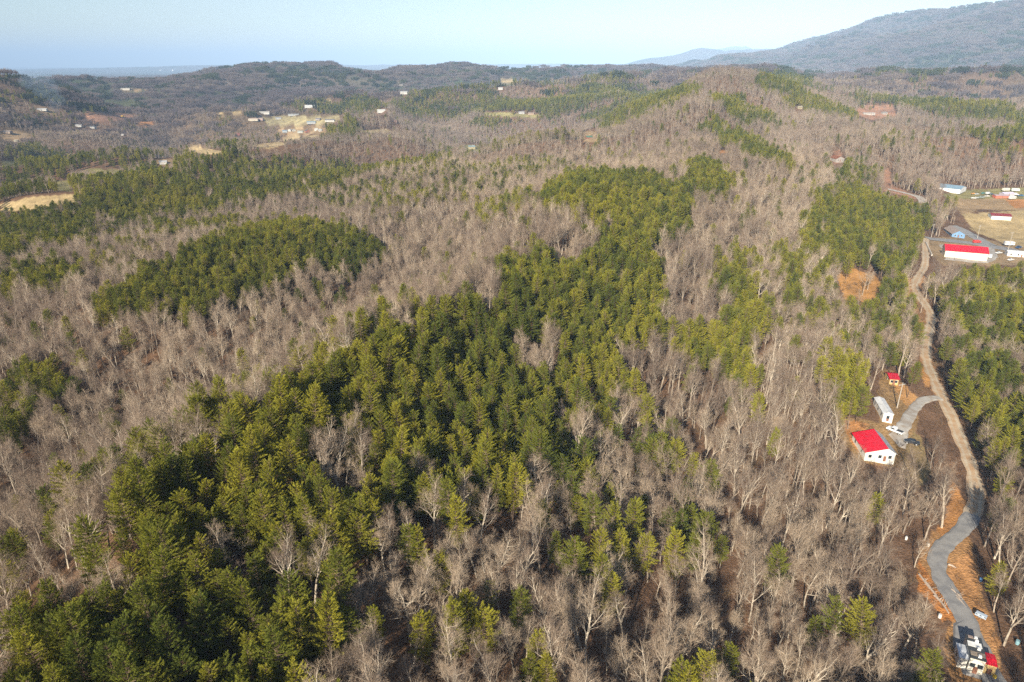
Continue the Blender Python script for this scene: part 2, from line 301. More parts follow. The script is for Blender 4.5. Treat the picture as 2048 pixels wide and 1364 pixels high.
# ------------------------------------------------------------------ mesh collector
class MB:
    def __init__(s): s.v = []; s.f = []; s.m = []
    def tube(s, pts, rad, n=5, mi=0, cap=False):
        base = len(s.v); P = [Vector(p) for p in pts]; up0 = Vector((0.3, 0.2, 1)).normalized()
        for i, p in enumerate(P):
            t = (P[min(i + 1, len(P) - 1)] - P[max(i - 1, 0)])
            if t.length < 1e-9: t = Vector((0, 0, 1))
            t.normalize(); a = t.cross(Vector((1, 0, 0)) if abs(t.x) < .8 else Vector((0, 1, 0))).normalized(); b = t.cross(a)
            for k in range(n):
                an = 2 * math.pi * k / n; s.v.append(tuple(p + (a * math.cos(an) + b * math.sin(an)) * rad[i]))
        for i in range(len(P) - 1):
            for k in range(n):
                k2 = (k + 1) % n; s.f.append((base + i * n + k, base + i * n + k2, base + (i + 1) * n + k2, base + (i + 1) * n + k)); s.m.append(mi)
        if cap: s.f.append(tuple(base + (len(P) - 1) * n + k for k in range(n))); s.m.append(mi)
    def tri(s, a, b, c, mi=0):
        k = len(s.v); s.v += [tuple(a), tuple(b), tuple(c)]; s.f.append((k, k + 1, k + 2)); s.m.append(mi)
    def quad(s, a, b, c, d, mi=0):
        k = len(s.v); s.v += [tuple(a), tuple(b), tuple(c), tuple(d)]; s.f.append((k, k + 1, k + 2, k + 3)); s.m.append(mi)
    def box(s, c, d, rz=0.0, mi=0, taper=1.0):
        k = len(s.v); cx, cy_, cz = c; dx, dy, dz = d[0] / 2, d[1] / 2, d[2] / 2; ca, sa = math.cos(rz), math.sin(rz)
        for zz, tp in ((-dz, 1), (dz, taper)):
            for xx, yy in ((-dx, -dy), (dx, -dy), (dx, dy), (-dx, dy)):
                xx *= tp; yy *= tp; s.v.append((cx + xx * ca - yy * sa, cy_ + xx * sa + yy * ca, cz + zz))
        for q in ((0, 3, 2, 1), (4, 5, 6, 7), (0, 1, 5, 4), (1, 2, 6, 5), (2, 3, 7, 6), (3, 0, 4, 7)):
            s.f.append(tuple(k + i for i in q)); s.m.append(mi)
    def prism(s, prof, y0, y1, mi=0):
        """profile in x-z extruded along y"""
        k = len(s.v); n = len(prof)
        for yy in (y0, y1):
            for x, z in prof: s.v.append((x, yy, z))
        s.f.append(tuple(k + i for i in range(n))); s.m.append(mi); s.f.append(tuple(k + n + i for i in reversed(range(n)))); s.m.append(mi)
        for i in range(n):
            j = (i + 1) % n; s.f.append((k + i, k + n + i, k + n + j, k + j)); s.m.append(mi)
    def add(s, o, M):
        k = len(s.v); s.v += [tuple(M @ Vector(p)) for p in o.v]; s.f += [tuple(k + i for i in f) for f in o.f]; s.m += o.m
    def mesh(s, name, mats):
        me = bpy.data.meshes.new(name); me.from_pydata(s.v, [], s.f)
        for m in (mats if isinstance(mats, (list, tuple)) else [mats]): me.materials.append(m)
        if any(s.m): me.polygons.foreach_set('material_index', s.m)
        me.update(); return me
    def build(s, name, mats, parent=None, loc=None, rz=0):
        o = bpy.data.objects.new(name, s.mesh(name, mats)); COL.objects.link(o)
        if parent: o.parent = parent
        if loc is not None: o.location = loc; o.rotation_euler = (0, 0, rz)
        return o

# ------------------------------------------------------------------ trees
def rvec(rg):
    while True:
        v = Vector((rg.uniform(-1, 1), rg.uniform(-1, 1), rg.uniform(-1, 1)))
        if .1 < v.length < 1: return v.normalized()
def hardwood(seed, Ht=20.0, spread=1.0, detail=1.0, forky=0.5, wide=1.0):
    """returns trunk-and-limbs and crown-of-twigs collectors"""
    rg = random.Random(seed); T = MB(); C = MB()
    def grow(p, dr, L, r, lev):
        nseg = (7, 6, 4, 3, 2)[lev]; pts = [p.copy()]; rad = [r]; dcur = dr.copy(); q = p.copy()
        wob = (.10, .20, .22, .25, .25)[lev]; upb = (.02, .13, .10, .08, .05)[lev]
        for i in range(nseg):
            dcur = (dcur + rvec(rg) * wob + Vector((0, 0, upb))).normalized(); q = q + dcur * (L / nseg); pts.append(q.copy())
            rad.append(r * (1 - (i + 1) / nseg * (.55 if lev == 0 else .72)))
        if lev <= 2: T.tube(pts, rad, (6, 5, 3, 3, 3)[lev])
        elif lev == 3: C.tube(pts, [x for x in rad], 3)
        if lev == 3:
            nt_ = max(2, int(5 * detail))
            for k in range(nt_):
                f = (k + .7) / nt_; i = min(int(f * nseg), nseg - 1); a = pts[i].lerp(pts[i + 1], f * nseg - i)
                dd = ((pts[i + 1] - pts[i]).normalized() * .8 + rvec(rg) * .75 + Vector((0, 0, .35))).normalized(); l = rg.uniform(.7, 1.5) * (1 if detail >= .9 else 1.25)
                side = dd.cross(rvec(rg)).normalized() * (.014 * wide / max(detail, .3)); b = a + dd * l
                C.tri(a - side, a + side, b)
                for _ in range(2 if detail >= .9 else 1):
                    m_ = a.lerp(b, rg.uniform(.2, .7)); d2 = (dd + rvec(rg) * .8 + Vector((0, 0, .2))).normalized()
                    s2 = d2.cross(rvec(rg)).normalized() * (.010 * wide / max(detail, .3)); C.tri(m_ - s2, m_ + s2, m_ + d2 * rg.uniform(.4, .9))
            return
        if lev == 0:
            n = rg.choice((7, 8, 9)); lo = rg.uniform(.38, .58)
        else: n = ((0, 6, 4)[lev])
        n = max(3, int(round(n * (detail if lev == 2 else max(detail, .75)))))
        az = rg.uniform(0, 6.28)
        for k in range(n):
            f = (lo + (1 - lo) * (k + rg.uniform(.1, .9)) / n) if lev == 0 else (.18 + .82 * (k + rg.uniform(.2, .9)) / n)
            f = min(f, .99); i = min(int(f * nseg), nseg - 1); a = pts[i].lerp(pts[i + 1], f * nseg - i); rr = rad[i] + (rad[i + 1] - rad[i]) * (f * nseg - i)
            az += 2.4 + rg.uniform(-.5, .5); ax = (pts[i + 1] - pts[i]).normalized()
            s_ = ax.cross(Vector((math.cos(az), math.sin(az), .13))).normalized()
            ang = R(rg.uniform(32, 66)) * spread if lev == 0 else R(rg.uniform(28, 58))
            dd = (ax * math.cos(ang) + s_ * math.sin(ang)).normalized()
            if lev == 0: l = Ht * rg.uniform(.26, .38) * (1.15 - .6 * (f - lo) / (1 - lo)) * (.75 + .25 * spread)
            else: l = L * rg.uniform(.38, .62) * (1.15 - .55 * f)
            grow(a, dd, max(l, .8), rr * rg.uniform(.5, .72), lev + 1)
        if lev in (1, 2): grow(pts[-1], dcur, L * .35, rad[-1], 3)
        if lev == 0: grow(pts[-1], dcur, Ht * .28, rad[-1], 2 if detail < .9 else 1)
    lean = rvec(rg) * .10
    grow(Vector((0, 0, -.4)), Vector((lean.x, lean.y, 1)).normalized(), Ht * .72, Ht * .0145 * rg.uniform(.9, 1.2), 0)
    return T, C
def pine(seed, Ht=18.0, Rc=2.7, cb=.3, tuft=1.0, size=1.0, ntri=4, irregular=.38):
    rg = random.Random(seed); T = MB(); C = MB()
    lx, ly = rg.uniform(-.4, .4), rg.uniform(-.4, .4)
    def axis(h): f = h / Ht; return Vector((lx * f * f, ly * f * f, h))
    n = 7; T.tube([axis(Ht * i / n) - Vector((0, 0, .4 if i == 0 else 0)) for i in range(n + 1)], [Ht * .0115 * (1 - .93 * i / n) for i in range(n + 1)], 6)
    for k in range(9):
        z_ = Ht * rg.uniform(.15, cb + .12); a_ = rg.uniform(0, 6.28); o_ = axis(z_); T.tube([o_, o_ + Vector((math.cos(a_), math.sin(a_), rg.uniform(-.2, .3))) * rg.uniform(.6, 1.7)], [.04, .012], 3)
    h = Ht * cb; bump = [rg.uniform(1 - irregular, 1 + irregular) for _ in range(12)]; phase = rg.uniform(0, 6.28)
    while h < Ht - .2:
        t = min(1.0, max(0.0, (Ht - h) / (Ht * (1 - cb)))); prof = min(1.0, 1.18 * t ** .43) * (1 - .35 * max(0, t - .75) / .25)
        nb = 7 if t > .15 else 4; a0 = rg.uniform(0, 6.28)
        for k in range(nb):
            az = a0 + 6.283 * k / nb + rg.uniform(-.35, .35)
            L = Rc * prof * bump[int((az % 6.283) / 6.283 * 12) % 12] * rg.uniform(.75, 1.12)
            if L < .25: L = .25
            rise = R(48 * (1 - t) ** 1.3 + 8 - 14 * t + rg.uniform(-8, 8)); o = axis(h + rg.uniform(-.15, .15))
            hd = Vector((math.cos(az), math.sin(az), 0)); sd = Vector((-hd.y, hd.x, 0))
            def bp(f): return o + hd * (L * f * math.cos(rise)) + Vector((0, 0, L * f * math.sin(rise) + .16 * L * f * f))
            T.tube([bp(0), bp(.5), bp(.95)], [.045 + .01 * L, .03, .01], 3)
            m = max(3, int(L * 9.5 * tuft))
            for j in range(m):
                f = .34 + .68 * (j + rg.random()) / m
                w = (1.0 - f) * .55 + .10
                p = bp(f) + sd * (rg.uniform(-1, 1) * w * L * .62) + Vector((0, 0, rg.uniform(-.06, .14)))
                base_d = (hd * .9 + sd * rg.uniform(-.7, .7) + Vector((0, 0, .55 + rg.uniform(-.2, .4)))).normalized()
                for q in range(ntri):
                    dd = (base_d + rvec(rg) * .62).normalized(); l = rg.uniform(.28, .5) * size; s_ = dd.cross(rvec(rg)).normalized() * (.052 * size)
                    C.tri(p - s_ - dd * .05, p + s_ - dd * .05, p + dd * l)
        h += rg.uniform(.58, .95) * (1.0 if t > .3 else .7)
    for j in range(int(10 * tuft)):
        dd = (Vector((0, 0, 1)) + rvec(rg) * .6).normalized(); p = axis(Ht - rg.random() * .8); s_ = dd.cross(rvec(rg)).normalized() * .05 * size
        C.tri(p - s_, p + s_, p + dd * .5)
    return T, C
def brush(seed, Ht=2.2):
    rg = random.Random(seed); C = MB()
    for k in range(26):
        a = rg.uniform(0, 6.28); rr = rg.uniform(0, .9); p = Vector((math.cos(a) * rr, math.sin(a) * rr, -.1))
        dd = (Vector((math.cos(a) * .5, math.sin(a) * .5, 1)) + rvec(rg) * .4).normalized(); l = Ht * rg.uniform(.5, 1.1); s_ = dd.cross(rvec(rg)).normalized() * .03
        C.tri(p - s_, p + s_, p + dd * l)
        for _ in range(5):
            m_ = p + dd * l * rg.uniform(.3, .9); d2 = (dd + rvec(rg) * .9).normalized(); s2 = d2.cross(rvec(rg)).normalized() * .022
            C.tri(m_ - s2, m_ + s2, m_ + d2 * rg.uniform(.3, .8))
    return C
def merged(T, C, name, mt, mc):
    o = MB(); I = Matrix.Identity(4); o.add(T, I); k = len(o.m); o.add(C, I); o.m[k:] = [1] * (len(o.m) - k)
    return bpy.data.objects.new(name, o.mesh(name, [mt, mc]))
PROTO = {}
def proto_col(name, objs):
    cl = bpy.data.collections.new(name)
    for o in objs: cl.objects.link(o)
    PROTO[name] = cl
HW = [hardwood(s, ht, sprd) for s, ht, sprd in ((1,20,.8),(2,22,.55),(3,18,1.0),(4,23,.65),(5,18,.75),(6,19,1.1),(7,16,.6),(8,22,.5),(9,23,.6),(10,20,.85),(11,21,.7),(12,17,.55),(13,21,.6),(14,19,.7))]
PN = [pine(s, ht, rc, cb) for s, ht, rc, cb in ((1,18,3.4,.30),(2,19,3.1,.38),(3,16,3.6,.25),(4,20,3.7,.42),(5,17,2.8,.3),(6,14,3.1,.2),(7,21,3.2,.45),(8,17,3.9,.34),(9,19,2.7,.5),(10,18,3.3,.28))]
HWM = [(T.mesh('trunk', M_BARKH), C.mesh('crown', M_TWIG)) for T, C in HW]
PNM = [(T.mesh('trunk', M_BARKP), C.mesh('crown', M_NEEDLE)) for T, C in PN]
proto_col('hw_near', [merged(T, C, 'hwn_%02d' % i, M_BARKH, M_TWIG) for i, (T, C) in enumerate(HW)])
proto_col('pn_near', [merged(T, C, 'pnn_%02d' % i, M_BARKP, M_NEEDLE) for i, (T, C) in enumerate(PN)])
HL = [hardwood(20 + s, ht, sprd, detail=.5, wide=1.9) for s, ht, sprd in ((1,20,.95),(2,21,.8),(3,18,1.1),(4,17,.9))]
PL = [pine(20 + s, ht, rc, cb, tuft=.45, size=1.9, ntri=3) for s, ht, rc, cb in ((1,18,2.8,.3),(2,19,2.7,.35),(3,16,3.0,.25))]
proto_col('hw_mid', [merged(T, C, 'hwm_%02d' % i, M_BARKM, M_TWIGM) for i, (T, C) in enumerate(HL)])
proto_col('pn_mid', [merged(T, C, 'pnm_%02d' % i, M_BARKP, M_NEEDLE) for i, (T, C) in enumerate(PL)])
HF = [hardwood(40 + s, 19, 1.0, detail=.24, wide=3.4) for s in range(3)]
PF = [pine(40 + s, 18, 3.1, .3, tuft=.22, size=3.2, ntri=2) for s in range(3)]
def clump(seed, src, size, sp_, name, ms):
    rg = random.Random(seed); o = MB(); n = int(size / sp_)
    for i in range(n):
        for j in range(n):
            T, C = rg.choice(src)
            M = Matrix.Translation(((i + rg.random() - n / 2) * sp_, (j + rg.random() - n / 2) * sp_, rg.uniform(-2, 0))) @ Matrix.Rotation(rg.uniform(0, 6.28), 4, 'Z') @ Matrix.Scale(rg.uniform(.75, 1.1) * TS, 4)
            o.add(T, M); k = len(o.m); o.add(C, M); o.m[k:] = [1] * (len(o.m) - k)
    return bpy.data.objects.new(name, o.mesh(name, ms))
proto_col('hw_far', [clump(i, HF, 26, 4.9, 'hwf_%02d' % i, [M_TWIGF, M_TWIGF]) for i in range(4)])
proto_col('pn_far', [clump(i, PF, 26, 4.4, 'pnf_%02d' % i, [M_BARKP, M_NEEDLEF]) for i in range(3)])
proto_col('brush', [(lambda i: bpy.data.objects.new('br_%d' % i, brush(i).mesh('br', M_BRUSH)))(i) for i in range(4)])

def scatter(name, pts, colname, label, cat, group=None, zscale=None):
    """pts: x,y,z,scale,rot,index -> ONE stuff object"""
    pts = np.asarray(pts, float); rr_ = np.random.default_rng(len(pts)); pts = np.hstack([pts, rr_.normal(0, .045, (len(pts), 2))]); me = bpy.data.meshes.new(name); me.vertices.add(len(pts)); me.vertices.foreach_set('co', pts[:, :3].ravel())
    for an, k in (('sc', 3), ('rot', 4), ('lx', 6), ('ly', 7)):
        a = me.attributes.new(an, 'FLOAT', 'POINT'); a.data.foreach_set('value', pts[:, k])
    a = me.attributes.new('idx', 'INT', 'POINT'); a.data.foreach_set('value', pts[:, 5].astype(np.int32))
    o = bpy.data.objects.new(name, me); COL.objects.link(o)
    ng = bpy.data.node_groups.new(name, 'GeometryNodeTree'); ng.interface.new_socket('Geometry', in_out='INPUT', socket_type='NodeSocketGeometry'); ng.interface.new_socket('Geometry', in_out='OUTPUT', socket_type='NodeSocketGeometry')
    N = ng.nodes; L = ng.links; gi = N.new('NodeGroupInput'); go = N.new('NodeGroupOutput')
    ip = N.new('GeometryNodeInstanceOnPoints'); ci = N.new('GeometryNodeCollectionInfo'); ci.inputs[0].default_value = PROTO[colname]; ci.inputs[1].default_value = True; ci.inputs[2].default_value = True
    def na(nm, ty):
        n = N.new('GeometryNodeInputNamedAttribute'); n.data_type = ty; n.inputs[0].default_value = nm; return n
    s1 = na('sc', 'FLOAT'); r1 = na('rot', 'FLOAT'); i1 = na('idx', 'INT'); cx = N.new('ShaderNodeCombineXYZ'); L.new(r1.outputs[0], cx.inputs[2]); L.new(na('lx', 'FLOAT').outputs[0], cx.inputs[0]); L.new(na('ly', 'FLOAT').outputs[0], cx.inputs[1])
    L.new(gi.outputs[0], ip.inputs['Points']); L.new(ci.outputs[0], ip.inputs['Instance']); ip.inputs['Pick Instance'].default_value = True
    L.new(i1.outputs[0], ip.inputs['Instance Index']); L.new(cx.outputs[0], ip.inputs['Rotation']); L.new(s1.outputs[0], ip.inputs['Scale']); L.new(ip.outputs[0], go.inputs[0])
    md = o.modifiers.new('scatter', 'NODES'); md.node_group = ng
    tag(o, label, cat, group, 'stuff'); return o

# ------------------------------------------------------------------ ground sheet
def build_ground():
    rs = np.concatenate([np.linspace(2, 60, 30, endpoint=False), np.geomspace(60, 1500, 620, endpoint=False), np.geomspace(1500, 45000, 250)])
    az = np.concatenate([np.linspace(-180, -48, 60, endpoint=False), np.linspace(-48, 48, 620, endpoint=False), np.linspace(48, 180, 61)]); az[0] = -180
    A, RR = np.meshgrid(np.radians(az), rs); X = RR * np.sin(A); Y = RR * np.cos(A); Z = H(X, Y)
    nr, na_ = X.shape
    co = np.stack([X.ravel(), Y.ravel(), Z.ravel()], 1)
    i = np.arange(nr - 1)[:, None] * na_ + np.arange(na_ - 1)[None, :]
    F = np.stack([i, i + 1, i + na_ + 1, i + na_], -1).reshape(-1, 4)[:, ::-1]
    me = bpy.data.meshes.new('ground'); me.vertices.add(len(co)); me.vertices.foreach_set('co', co.ravel())
    me.loops.add(F.size); me.loops.foreach_set('vertex_index', F.ravel().astype(np.int32)); me.polygons.add(len(F))
    me.polygons.foreach_set('loop_start', (np.arange(len(F)) * 4).astype(np.int32)); me.polygons.foreach_set('use_smooth', np.ones(len(F), bool)); me.update(calc_edges=True)
    px, py, f = project(co[:, 0], co[:, 1], co[:, 2]); vis = (co[:, 1] > 20)
    jx = (fbm(co[:, 0] / 6, co[:, 1] / 6, 91, 3) - .5); jy = (fbm(co[:, 0] / 6, co[:, 1] / 6, 95, 3) - .5); amp = 16 * 150 / np.maximum(f, 150)
    px = px + jx * amp * 1.5; py = py + jy * amp * .8
    colr = np.zeros((len(co), 4)); colr[:, 3] = 1; r = np.hypot(co[:, 0], co[:, 1])
    litter = np.array([.165,.098,.060]); farc = np.array([.105,.085,.070])
    t = sstep(1200, 2600, r)[:, None]; fn = fbm(co[:, 0] / 300, co[:, 1] / 300, 77, 4)[:, None]; fg = sstep(.5, .62, fn)
    colr[:, :3] = litter * (1 - t) + (farc * (1 - fg) + np.array([.05,.065,.03]) * fg) * t
    for poly, cc in CLEAR:
        m = inpoly(px, py, poly) & vis & (r < 4000); colr[m, :3] = cc
    at = me.color_attributes.new('cover', 'FLOAT_COLOR', 'POINT'); at.data.foreach_set('color', colr.ravel())
    m, nt, b = nmat('ground'); L = nt.links
    ca = nt.nodes.new('ShaderNodeVertexColor'); ca.layer_name = 'cover'; geo = nt.nodes.new('ShaderNodeNewGeometry')
    def noi(sc, det, lo, hi):
        n = nt.nodes.new('ShaderNodeTexNoise'); n.inputs['Scale'].default_value = sc; n.inputs['Detail'].default_value = det; L.new(geo.outputs['Position'], n.inputs[0])
        mr = nt.nodes.new('ShaderNodeMapRange'); mr.inputs[1].default_value = .3; mr.inputs[2].default_value = .7; mr.inputs[3].default_value = lo; mr.inputs[4].default_value = hi; L.new(n.outputs[0], mr.inputs[0]); return mr.outputs[0]
    cur = ca.outputs[0]
    for sc, det, lo, hi in ((1.3, 6, .65, 1.35), (.12, 4, .75, 1.25), (.015, 4, .8, 1.2)):
        mx = nt.nodes.new('ShaderNodeMix'); mx.data_type = 'RGBA'; mx.blend_type = 'MULTIPLY'; mx.inputs[0].default_value = 1
        L.new(cur, mx.inputs[6]); L.new(noi(sc, det, lo, hi), mx.inputs[7]); cur = mx.outputs[2]
    L.new(cur, b.inputs['Base Color']); b.inputs['Roughness'].default_value = .95; b.inputs['Specular IOR Level'].default_value = .1
    bu = nt.nodes.new('ShaderNodeBump'); bu.inputs['Strength'].default_value = .6; bu.inputs['Distance'].default_value = .25; L.new(noi(2.5, 5, 0, 1), bu.inputs['Height']); L.new(bu.outputs[0], b.inputs['Normal'])
    me.materials.append(m); o = bpy.data.objects.new('ground', me); COL.objects.link(o); tag(o, kind='structure')
build_ground()
# ------------------------------------------------------------------ roads
KEEP_OUT = []; VIS = []
def pave_mat(name, c1, c2, sc=.5):
    m = simple(name, c1, .95, .25, 6.0); nt = m.node_tree; b = nt.nodes['Principled BSDF']; geo = nt.nodes.new('ShaderNodeNewGeometry')
    n = nt.nodes.new('ShaderNodeTexNoise'); n.inputs['Scale'].default_value = sc; n.inputs['Detail'].default_value = 6; nt.links.new(geo.outputs['Position'], n.inputs[0])
    src = b.inputs['Base Color'].links[0].from_socket; mx = nt.nodes.new('ShaderNodeMix'); mx.data_type = 'RGBA'
    r = nt.nodes.new('ShaderNodeMapRange'); r.inputs[1].default_value = .42; r.inputs[2].default_value = .62; nt.links.new(n.outputs[0], r.inputs[0])
    nt.links.new(r.outputs[0], mx.inputs[0]); nt.links.new(src, mx.inputs[6]); mx.inputs[7].default_value = (*c2, 1); nt.links.new(mx.outputs[2], b.inputs['Base Color']); return m
M_ASPH = pave_mat('gravel_paving', (.27,.265,.26), (.20,.20,.205)); M_DIRT = pave_mat('dirt_track', (.46,.35,.24), (.42,.27,.15)); M_RUT = pave_mat('wheel_ruts', (.50,.42,.31), (.42,.32,.22)); M_PALE = pave_mat('pale_gravel', (.42,.40,.37), (.33,.28,.23))
def smooth(P, it=2):
    for _ in range(it):
        Q = [P[0]]
        for a, b in zip(P[:-1], P[1:]): Q += [a * .75 + b * .25, a * .25 + b * .75]
        P = Q + [P[-1]]
    return P
def road(name, pix, width, mat, lift=.22, keep=1.0, vis=True, tracks=False):
    P = smooth([np.array(hit(*q)[:2]) for q in pix], 3); Q = [P[0]]
    for p in P[1:]:
        dd = np.hypot(*(p - Q[-1])); n = max(1, int(dd / 1.5))
        for k in range(1, n + 1): Q.append(Q[-1] + (p - Q[-1]) * (1 / (n - k + 1)))
    Q = np.array(Q); t = np.gradient(Q, axis=0); t /= np.maximum(np.hypot(t[:, 0], t[:, 1])[:, None], 1e-6); nn = np.stack([-t[:, 1], t[:, 0]], 1)
    m = MB(); offs = (-.5, -.36, -.17, .17, .36, .5); wj = 1 + .7 * (fbm(Q[:, 0] / 4, Q[:, 1] / 4, 400, 3) - .5)
    G = [Q + nn * (o * width * wj)[:, None] for o in offs]; ZZ = [H(a[:, 0], a[:, 1]) for a in G]; zl = np.max(np.stack(ZZ), 0)
    for i in range(len(Q)):
        for k in range(6):
            z = (ZZ[k][i] * .4 + zl[i] * .6) + (lift if abs(offs[k]) < .4 else lift * .35); m.v.append((G[k][i, 0], G[k][i, 1], z))
        if i: 
            for k in range(5): b = (i - 1) * 6 + k; m.f.append((b, b + 6, b + 7, b + 1)); m.m.append(1 if tracks and k in (1, 3) else 0)
    o = m.build(name, [mat, M_RUT]); tag(o, kind='structure')
    for q in Q[::2]:
        KEEP_OUT.append((q[0], q[1], width * .5 + 2.0 * keep))
        if vis:
            x_, y_, f_ = project(q[0], q[1], H1(*q)); VIS.append((float(x_), float(y_), width * .42 * FPX / f_, width * .25 * FPX / f_, float(f_), .4))
    return o
road('road', [(2030,1420),(1990,1370),(1962,1310),(1938,1250),(1905,1195),(1880,1155),(1871,1120),(1885,1092),(1925,1062),(1945,1030)], 3.6, M_ASPH, keep=.4)
road('dirt_road', [(1925,1060),(1942,1035),(1955,1000),(1948,950),(1930,900),(1910,850),(1888,805),(1870,765),(1853,725),(1850,690),(1860,655),(1864,632),(1852,612),(1835,590),(1828,572),(1836,553),(1850,535),(1851,510),(1850,492),(1853,477)], 3.5, M_DIRT, lift=.16, keep=.3, tracks=True)
road('driveway', [(1880,797),(1858,797),(1840,804),(1825,822),(1815,840),(1805,858),(1795,868)], 3.2, M_PALE, lift=.28)
road('valley_road', [(1852,477),(1890,481),(1925,484),(1956,488),(2000,495),(2060,509),(2120,520)], 9.0, M_ASPH, lift=.25)
road('upper_road', [(1905,452),(1923,459),(1942,470),(1962,482),(1985,491)], 6.5, M_ASPH, lift=.30)
road('hill_road', [(1775,378),(1806,385),(1839,394),(1848,408)], 6.5, M_PALE, lift=.30)
def yard(name, pix, mat, lift=.18):
    P = [hit(*q) for q in pix]; cx = sum(p[0] for p in P) / len(P); cy_ = sum(p[1] for p in P) / len(P); m = MB(); NR = 6; n = len(P) * 4; ring = []
    for k in range(n):
        a = P[k // 4]; b = P[(k // 4 + 1) % len(P)]; t = (k % 4) / 4; ring.append((a[0] + (b[0] - a[0]) * t, a[1] + (b[1] - a[1]) * t))
    for j in range(NR + 1):
        for x, y in ring:
            xx = cx + (x - cx) * j / NR; yy = cy_ + (y - cy_) * j / NR; m.v.append((xx, yy, H1(xx, yy) + (lift if j < NR else -.1)))
    for j in range(NR):
        for k in range(n): k2 = (k + 1) % n; m.f.append((j * n + k, (j + 1) * n + k, (j + 1) * n + k2, j * n + k2)); m.m.append(0)
    tag(m.build(name, mat), kind='structure')
yard('gravel_yard', [(1775,868),(1792,855),(1812,850),(1818,868),(1812,900),(1798,895)], M_PALE)
yard('gravel_lot', [(1905,1245),(1925,1232),(1955,1290),(1975,1340),(1965,1362),(1925,1350),(1905,1290)], M_ASPH, .3)
yard('yard', [(1878,488),(1990,494),(2000,515),(1980,528),(1885,520)], M_PALE, .16)
# ------------------------------------------------------------------ buildings
MATC = {}
def paint(c, rough=.6, noise=.08, metal=0.0):
    k = (c, rough, noise, metal)
    if k not in MATC: MATC[k] = simple('paint_%03d' % len(MATC), c, rough, noise, .8, metal)
    return MATC[k]
GLASS = paint((.03,.04,.05), .15, .02); WHITE = (.80,.79,.75); DOORC = (.25,.12,.08); BLK = (.02,.02,.022)
def ribbed(c, name='ribbed_metal_roof'):
    k = ('rib', c)
    if k not in MATC:
        m = simple(name, c, .55, .2, .8); nt = m.node_tree; b = nt.nodes['Principled BSDF']; tc = nt.nodes.new('ShaderNodeTexCoord'); w = nt.nodes.new('ShaderNodeTexWave'); w.inputs['Scale'].default_value = 1.6; w.bands_direction = 'X'
        bu = nt.nodes.new('ShaderNodeBump'); bu.inputs['Strength'].default_value = .5; bu.inputs['Distance'].default_value = .05
        nt.links.new(tc.outputs['Object'], w.inputs[0]); nt.links.new(w.outputs[0], bu.inputs['Height']); nt.links.new(bu.outputs[0], b.inputs['Normal']); MATC[k] = m
    return MATC[k]
